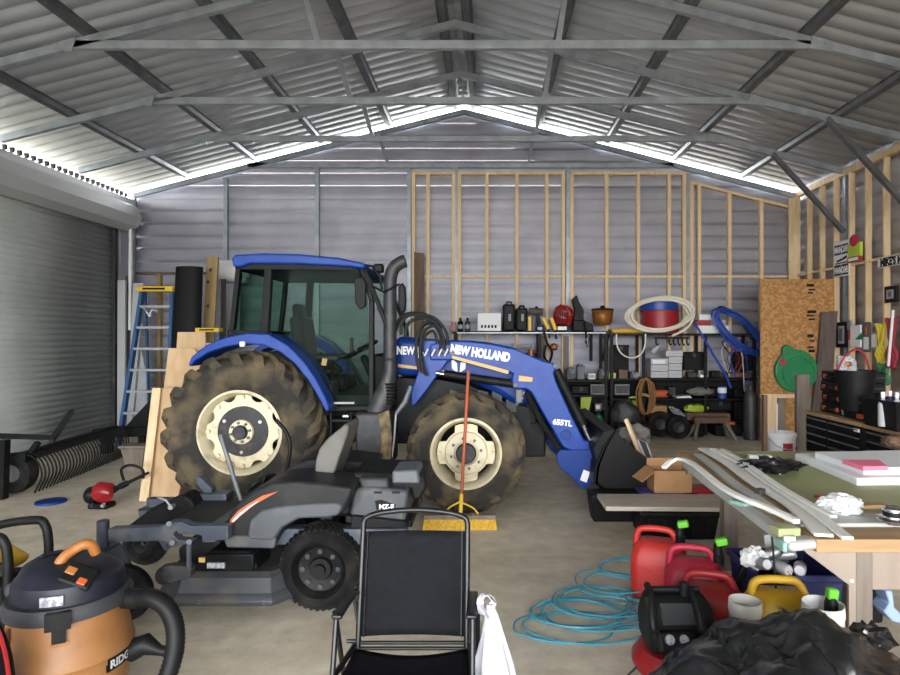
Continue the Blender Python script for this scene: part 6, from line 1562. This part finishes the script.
for k, (px, py, y, r, w, lb) in enumerate(((660, 433, 10.2, .22, .16, 'black tyre lying under the lowest right shelf, left one'), (678, 437, 10.0, .20, .15, 'black tyre under the lowest right shelf beside the sawhorse'), (548, 437, 10.3, .24, .18, 'black tyre in the shade behind the loader arm'))):
    c = V((ax(px, y), y, r)); o = B().lathe([(.09, -w * .3), (r * .7, -w * .5), (r * .95, -w * .42), (r, 0), (r * .95, w * .42), (r * .7, w * .5), (.09, w * .3)], c, 'Y', 32).make('tyre_casing', 'tyre_black', None); tag(o, lb, 'tyre')
    B().lathe([(0, -.03), (.09, -.05), (.1, .0), (.09, .05), (0, .03)], c, 'Y', 20).make('rim', 'dark_grey', o)
for (x0, x1, h, m, nm, lb, d) in ((612, 640, .62, 'dark_grey', 'feed_sack', 'grey sack standing under the left shelving', .3), (744, 757, .9, 'dark_grey', 'gas_cylinder', 'grey green tank beside the strand board stand', .3)):
    y = 10.1 if nm != 'gas_cylinder' else 9.95; xc = (ax(x0, y) + ax(x1, y)) / 2; w = ax(x1, y) - ax(x0, y)
    if nm == 'gas_cylinder': o = B().lathe([(0, 0), (w * .5, .0), (w * .52, .05), (w * .52, h * .75), (w * .42, h * .86), (.05, h * .92), (.05, h), (0, h)], (xc, y, 0), 'Z', 28).make(nm, 'green_board' if 0 else m, None)
    elif nm == 'feed_sack': o = B().ball((xc, y, h * .5), (w * .55, d * .5, h * .52), 22, 16, lump(6, 2, .2)).make(nm, m, None)
    else:
        o = B().span((xc - w / 2, y - d / 2, 0), (xc + w / 2, y + d / 2, h)).make(nm, m, None, bevel=.02); B().span((xc - w / 2 - .01, y - d / 2 - .01, h - .06), (xc + w / 2 + .01, y + d / 2 + .01, h)).make('lid', m, o, bevel=.01)
    tag(o, lb, 'trunk' if 'trunk' in nm else 'crate' if 'crate' in nm else 'sack' if 'sack' in nm else 'tank')
o = B().ppx([(414, 251), (424, 252), (424, 430), (414, 430)], YB - .16, YB - .10).make('rough_plank', 'brown_wood', None, bevel=.003); tag(o, 'rough brown plank standing against the wall behind the exhaust stack', 'plank')
o.location.z = 0.0
r6 = random.Random(12); t = thing('cable_tangle', 'tangle of thin cables hanging at the right end of the shelving', 'cable', at(735, 360, SY - .06))
for k in range(9):
    x = 723 + r6.uniform(0, 28); B().tube(spline([at(x, 334 + r6.uniform(0, 8), SY - .02), at(x + r6.uniform(-6, 6), 345 + r6.uniform(-3, 5), SY - .06), at(x + r6.uniform(-6, 6), 358, SY - .07), at(x + r6.uniform(-5, 5), 372 + r6.uniform(-4, 20), SY - .06)], 5), .009, 5).make('cable', ('tube_blue', 'rubber', 'grey_paint', 'red_paint')[k % 4], t)

# ================================================================ left side: ladder, boards, rake, trimmer
LYl = 9.55
def ladder(px0, label, yb):
    t = thing('step_ladder', label, 'ladder', (ax(px0, yb), yb, 0))
    def P(fx, fz, y): return V((ax(px0, yb) + fx, y, fz))
    H = az(290, LYl)
    for s, (xt, xb_) in ((-1, (-.10, -.33)), (1, (.38, .42))):
        B().bar(P(xb_, 0, yb - .25), P(xt, H, yb), .05, .09, (0, 1, 0)).make('front_rail', 'ladder_blue', t, bevel=.003)
        B().bar(P(xb_ * .95 + .02, 0, yb + .55), P(xt, H - .02, yb + .08), .025, .05, (0, 1, 0)).make('rear_rail', 'ladder_blue', t, bevel=.003)
    for k in range(7):
        f = (k + .55) / 7.35; x0 = -.33 + .23 * f + .01; x1 = .42 - .04 * f - .01; y = yb - .25 * (1 - f)
        B().span((ax(px0, yb) + x0, y - .045, H * f - .02), (ax(px0, yb) + x1, y + .045, H * f + .02)).make('step', 'aluminium', t, bevel=.003)
    B().span((ax(px0, yb) - .15, yb - .09, H - .03), (ax(px0, yb) + .42, yb + .14, H + .055)).make('top_cap', 'yellow', t, bevel=.012)
    B().span((ax(px0, yb) - .05, yb - .094, H), (ax(px0, yb) + .3, yb - .088, H + .03)).make('cap_slot', 'black_plastic', t)
    return t
l1 = ladder(149, 'blue step ladder with yellow top standing by the roller door', LYl)
B().tube(spline([at(143.5, 308, LYl - .2), at(147, 312, LYl - .22), at(150, 316, LYl - .2), at(152, 310, LYl - .2), at(158, 312, LYl - .2)], 4), .02).make('spreader', 'aluminium', l1)
l2 = again(l1, (ax(203, 8.9), 8.9, 0), 0, 'second step ladder behind the tractor showing only its yellow top'); l2.scale = (.62, .62, (az(329, 8.9)) / az(288, LYl))
def lean(pts, y, t, name, m, label, cat='board'):
    o = B().ppx(pts, y, y + t).make(name, m, None, bevel=.003); tag(o, label, cat); return o
lean([(117.5, 280), (125, 280), (124.5, 434), (117, 434)], 10.35, .05, 'white_board', 'grey_paint', 'tall narrow white board beside the door track')
lean([(125.5, 276), (131, 276), (131, 430), (125.5, 430)], 10.75, .04, 'brown_board', 'brown_wood', 'dark brown board behind the thin white pole')
o = B().cyl(at(130.5, 228, 10.55), at(129.5, 330, 10.50), .028, n=10).make('white_pole', 'white_plastic', None); tag(o, 'thin white pole hanging beside the roller door', 'pole')
lean([(133, 283), (143, 283), (140, 330), (131, 434), (126, 434)], 10.2, .04, 'grey_sheet', 'grey_paint', 'pale grey panel leaning behind the left ladder rail')
lean([(141, 350), (146, 372), (148, 436), (132, 436), (137, 380)], 10.28, .03, 'pale_sheet', 'grey_paint', 'pale crumpled sheet behind the lower ladder steps', 'sheet')
o = B().loft([[at(189.5, 267, 9.3) + V((r * math.cos(a), r * .6 * math.sin(a), 0)) for a in [2 * PI * k / 24 for k in range(24)]] for r in (.205,)] + [[V((ax(184, 9.1), 9.05, 0)) + V((.22 * math.cos(a), .14 * math.sin(a), 0)) for a in [2 * PI * k / 24 for k in range(24)]]]).make('black_roll', 'skin_dark', None); tag(o, 'tall black roll standing beside the tan post', 'roll')
o = B().ppx([(207, 256), (218, 257), (214, 330), (209, 444), (197, 444), (203, 330)], 9.6, 9.65).make('knotty_board', 'tan_post', None, bevel=.003); tag(o, 'tall tan board with dark knots left of the tractor cab', 'board')
for px, py in ((208.5, 282), (208.5, 306), (211, 270)): B().cyl(at(px, py, 9.596), at(px, py, 9.605), .028, n=14).make('knot', 'black_metal', o)
WR = thing('roller_blind_box', 'white boxed roll with hanging slats behind the cab rear corner', 'blind', at(226, 285, 10.4))
c0, c1 = at(217, 270, 10.4), at(245, 272, 10.4)
B().cyl(c0, c1, .19, n=24).make('roll', 'white_plastic', WR); B().span((ax(216, 10.4), 10.38, az(281, 10.4)), (ax(246, 10.4), 10.5, az(277, 10.4))).make('bottom_trim', 'label_grey', WR)
B().span((ax(227, 10.55), 10.55, az(330, 10.5)), (ax(240, 10.55), 10.565, az(283, 10.5))).make('slats', 'label_grey', WR)
lean([(221, 279), (225, 279), (224, 437), (219, 437)], 10.2, .05, 'dark_board', 'dark_wood', 'narrow dark board below the white boxed roll')
# plywood sheets leaning on the rear tyre
PLB = 'plywood sheets leaning beside the rear tyre'
def sheet_lean(pts, ybot, ytop, t, label):
    zs = [p[1] for p in pts]; lo, hi = max(zs), min(zs); b = B(); A = []; C = []
    for x, y in pts:
        f = (lo - y) / (lo - hi); Y = ybot + (ytop - ybot) * f; p = at(x, y, Y); A.append(b.bm.verts.new(p)); C.append(b.bm.verts.new(p + V((t * .15, t, 0))))
    b._face(A); b._face(C[::-1])
    for i in range(len(A)): b._face((A[i], C[i], C[(i + 1) % len(A)], A[(i + 1) % len(A)]))
    o = b.make('plywood_sheet', 'plywood', None, bevel=.001); tag(o, label, 'plywood', PLB); return o
sheet_lean([(141.5, 499.5), (178, 497), (196, 420), (190, 389), (155.5, 388)], 6.27, 6.52, .018, 'lower front plywood sheet standing on the floor beside the rear tyre')
sheet_lean([(152, 490), (200, 490), (205, 360), (193, 348.5), (168.5, 348)], 6.64, 6.85, .018, 'middle plywood sheet rising behind the front one')
sheet_lean([(168, 483), (210, 483), (205, 332), (177.5, 332)], 6.98, 7.16, .018, 'rearmost plywood sheet with its top edge highest')
o = B().bar(V((ax(144, 6.22), 6.22, 0)), at(157, 388, 6.48), .09, .02, (0, 1, 0)).make('plywood_strip', 'pine_pale', None); tag(o, 'narrow pale plywood strip leaning on the front sheet', 'plywood')
# landscape rake
RK = thing('landscape_rake', 'black landscape rake with curved tines lying along the roller door', 'rake', (-5.0, 7.7, 0))
ra, rb_ = V((-5.02, 6.45, .40)), V((-5.18, 8.35, .42))
B().bar(ra, rb_, .10, .10).make('rake_beam', 'black_metal', RK, bevel=.006)
def tine(p):
    return B().tube(spline([p, p + V((.07, .02, .02)), p + V((.16, .03, -.06)), p + V((.20, .03, -.21)), p + V((.13, .02, -.385))], 4), .010, 6)
n_t = 30
for k in range(n_t):
    p = ra.lerp(rb_, (k + .3) / n_t); tine(p).make('tine', 'black_metal', RK)
B().bar(ra + V((-.2, -.1, .05)), ra + V((-.2, -.1, .60)), .05, .05, (0, 1, 0)).make('upright', 'black_metal', RK); B().bar(ra + V((-.45, -.3, .3)), ra + V((-.1, .6, .12)), .05, .06).make('hitch_bar', 'dark_grey', RK); B().bar(ra + V((-.1, .6, .08)), ra + V((-.55, 1.6, .3)), .05, .06).make('hitch_bar', 'dark_grey', RK)
c = V((ax(8, 6.45), 6.55, .22)); w_ = B().lathe([(.10, -.07), (.17, -.09), (.21, -.07), (.22, 0), (.21, .07), (.17, .09), (.10, .07)], c, 'Y', 32).make('gauge_wheel', 'tyre_black', RK); B().lathe([(0, -.05), (.09, -.06), (.11, -.02), (.11, .02), (0, .05)], c, 'Y', 24).make('rim', 'mid_grey', w_)
B().bar(c, c + V((.25, .0, .33)), .05, .05, (0, 1, 0)).make('wheel_arm', 'black_metal', RK)
B().bar((ax(2, 6.3), 6.3, .0), (ax(4, 6.3), 6.3, .62), .08, .08, (0, 1, 0)).make('stand_post', 'black_metal', RK)
o = B().bar(V((-5.30, 7.9, .86)), V((-4.75, 8.3, .92)), .24, .10).make('steel_channel', 'black_metal', None, bevel=.006)
o2 = B().bar(V((ax(95, 8.7), 8.80, .30)), V((ax(152, 8.7), 8.75, .34)), .3, .13).make('steel_trough', 'black_metal', None, bevel=.01); tag(o2, 'long black steel trough lying behind the rake', 'trough')
bpy.data.objects.remove(o)
B().span((ax(100, 8.7), 8.7, 0), (ax(106, 8.7), 8.9, .24)).make('support_leg', 'black_metal', o2); B().span((ax(140, 8.7), 8.65, 0), (ax(146, 8.7), 8.85, .27)).make('support_leg', 'black_metal', o2)
o = B().loft([[V((ax(137, 7.6) + x, 7.6 + y, z)) for x, y in ((-w, -w * .7), (w, -w * .7), (w, w * .7), (-w, w * .7))] for w, z in ((.09, 0), (.15, .30), (.17, .31), (.17, .34), (.13, .34))]).make('grey_pail', 'grey_wood', None, bevel=.008); tag(o, 'tapered grey brown pail left of the plywood', 'pail')
o = B().ppx([(148, 402), (152, 405), (146, 428), (128, 431), (122, 430)], 8.72, 8.80).make('black_sheet', 'black_plastic', None, bevel=.004); tag(o, 'folded black sheet on the trough below the ladder', 'sheet')
# string trimmer, blue lid
SX, SYt = ax(100, 5.95), 5.98
ST_ = thing('string_trimmer', 'red petrol string trimmer lying on the floor beside the plywood', 'trimmer', (SX, SYt, 0))
B().ball((SX + .01, SYt, .155), (.12, .09, .10), 18, 12, lump(41, 2, .25)).make('engine_cover', 'red_paint', ST_, smooth=40)
B().ball((SX - .09, SYt - .02, .13), (.07, .08, .085), 16, 10).make('air_filter_cover', 'black_plastic', ST_)
B().span((SX - .10, SYt - .08, .0), (SX + .10, SYt + .08, .055)).make('fuel_tank', 'black_plastic', ST_, bevel=.02); B().cyl((SX - .05, SYt - .09, .04), (SX - .05, SYt - .06, .05), .02, n=12).make('fuel_cap', 'dark_grey', ST_)
B().cyl((SX + .06, SYt - .09, .04), (SX + .06, SYt - .06, .05), .018, n=12).make('primer_bulb', 'label_grey', ST_)
s0, s1 = V((SX + .10, SYt, .17)), V((ax(146, 6.15), 6.2, .30)); 
B().tube([s0, s0.lerp(s1, .25), s1], [.04, .02, .014]).make('shaft', 'black_metal', ST_)
g_ = s0.lerp(s1, .55); B().tube(spline([g_ + V((-.09, 0, -.0)), g_ + V((-.10, -.02, .12)), g_ + V((-.0, -.02, .16)), g_ + V((.10, 0, .11)), g_ + V((.11, 0, .02))], 5), .014).make('loop_handle', 'black_plastic', ST_)
B().tube([s0.lerp(s1, .2), s0.lerp(s1, .42)], .032).make('trigger_grip', 'black_plastic', ST_)
c = V((ax(48, 6.12), 6.16, 0)); o = B().lathe([(0, .012), (.115, .012), (.13, .010), (.138, .0), (.142, .004), (.136, .02), (.12, .024), (0, .023)], c, 'Z', 40).make('blue_disc', 'nh_blue_deep', None); tag(o, 'round blue lid lying on the floor in front of the rake', 'lid')

# more dark gear on and under the shelving
def lidded(px0, px1, py0, py1, m, label, y=SY + .06, d=.3, floor=False):
    z0 = 0.0 if floor else az(py1, SY)
    t = thing('parts_case', label, 'case', ((ax(px0, y) + ax(px1, y)) / 2, y + d / 2, z0))
    z1 = az(py0, y)
    B().span((ax(px0, y), y, z0), (ax(px1, y), y + d, z1 - .03)).make('case_body', m, t, bevel=.012)
    B().span((ax(px0, y) - .008, y - .008, z1 - .04), (ax(px1, y) + .008, y + d + .008, z1)).make('case_lid', m, t, bevel=.01)
    B().span(((ax(px0, y) + ax(px1, y)) / 2 - .03, y - .02, z1 - .09), ((ax(px0, y) + ax(px1, y)) / 2 + .03, y - .006, z1 - .02)).make('latch', 'dark_grey', t, bevel=.004)
    return t
for q in ((572, 590, 386, 395, 'black_metal', 'flat black case on the third shelf left of the framed drawers'), (566, 580, 402, 424, 'black_plastic', 'black case on the lower shelf behind the tilt cylinder'),
          (703, 722, 388, 398, 'black_plastic', 'black case behind the paint can on the middle right shelf'), (669, 676, 387, 398, 'dark_grey', 'narrow dark case right of the orange tool'),
          (708, 733, 400.5, 412, 'black_metal', 'black case behind the brown plank end'), (615, 630, 386, 398, 'black_metal', 'black case on the middle shelf left of the cord hank'), (614, 628, 402, 421, 'black_plastic', 'tall black case on the lower shelf behind the small wheel'),
          (613, 629, 345, 378, 'skin_dark', 'tall black case on the second shelf under the yellow tray'), (684, 704, 352, 371, 'skin_dark', 'black case standing on the second shelf right of the cartons'), (736, 753, 352, 371.5, 'skin_dark', 'black case on the second shelf behind the cables')):
    lidded(*q, y=SY + .22, d=.22)
for q, y in (((512, 545, 408, 0, 'black_metal', 'tall black case on the floor behind the loader arm'), 9.7), ((548, 574, 418, 0, 'skin_dark', 'lower black case on the floor behind the loader bucket'), 9.6), ((618, 652, 424, 0, 'skin_dark', 'black case on the floor under the hanging cord hank'), 9.7), ((684, 704, 424, 0, 'black_plastic', 'black case on the floor behind the sawhorse'), 10.2), ((716, 742, 425, 0, 'skin_dark', 'black case on the floor beside the bar clamp'), 10.25), ((466, 505, 400, 0, 'skin_dark', 'wide black case on the floor behind the front tyre'), 9.6)):
    lidded(*q, y=y, d=.2 if q[0] == 618 else .35, floor=True)
# ================================================================ camera and daylight
cam = bpy.data.cameras.new('camera'); co = bpy.data.objects.new('camera', cam); COL.objects.link(co)
co.location = (0, 0, EYE); co.rotation_euler = (PI / 2, 0, 0)
cam.sensor_width = 36; cam.lens = 24.0; cam.shift_x = -(CX - 450) / 900; cam.shift_y = -(337.5 - CY) / 900
cam.clip_start = 0.05; cam.clip_end = 300
SC.camera = co
w = bpy.data.worlds.new('sky'); SC.world = w; w.use_nodes = True
bg = w.node_tree.nodes['Background']
bg.inputs[0].default_value = (0.96, 0.98, 1.0, 1); bg.inputs[1].default_value = 3.0
sun = bpy.data.lights.new('sun', 'SUN'); so = bpy.data.objects.new('sun', sun); COL.objects.link(so)
sun.energy = 4; sun.angle = math.radians(1.0); sun.color = (1, .95, .86)
so.rotation_euler = V((.86, .28, -.80)).to_track_quat('-Z', 'Y').to_euler()
# the open doorway as a light portal for the sky
pl = bpy.data.lights.new('doorway_portal', 'AREA'); po = bpy.data.objects.new('doorway_portal', pl); COL.objects.link(po)
pl.shape = 'RECTANGLE'; pl.size = XR - XL - 1.0; pl.size_y = 4.05
po.location = ((XL + XR) / 2, YF - .02, 2.02); po.rotation_euler = (PI / 2, 0, 0)
pl.cycles.is_portal = True
SC.view_settings.view_transform = 'Standard'; SC.view_settings.look = 'None'
SC.view_settings.gamma = 1; SC.view_settings.use_curve_mapping = False
SC.view_settings.exposure = 2.75
SC.cycles.use_denoising = True
SC.cycles.max_bounces = 10; SC.cycles.diffuse_bounces = 6; SC.cycles.transparent_max_bounces = 16
SC.cycles.sample_clamp_indirect = 8
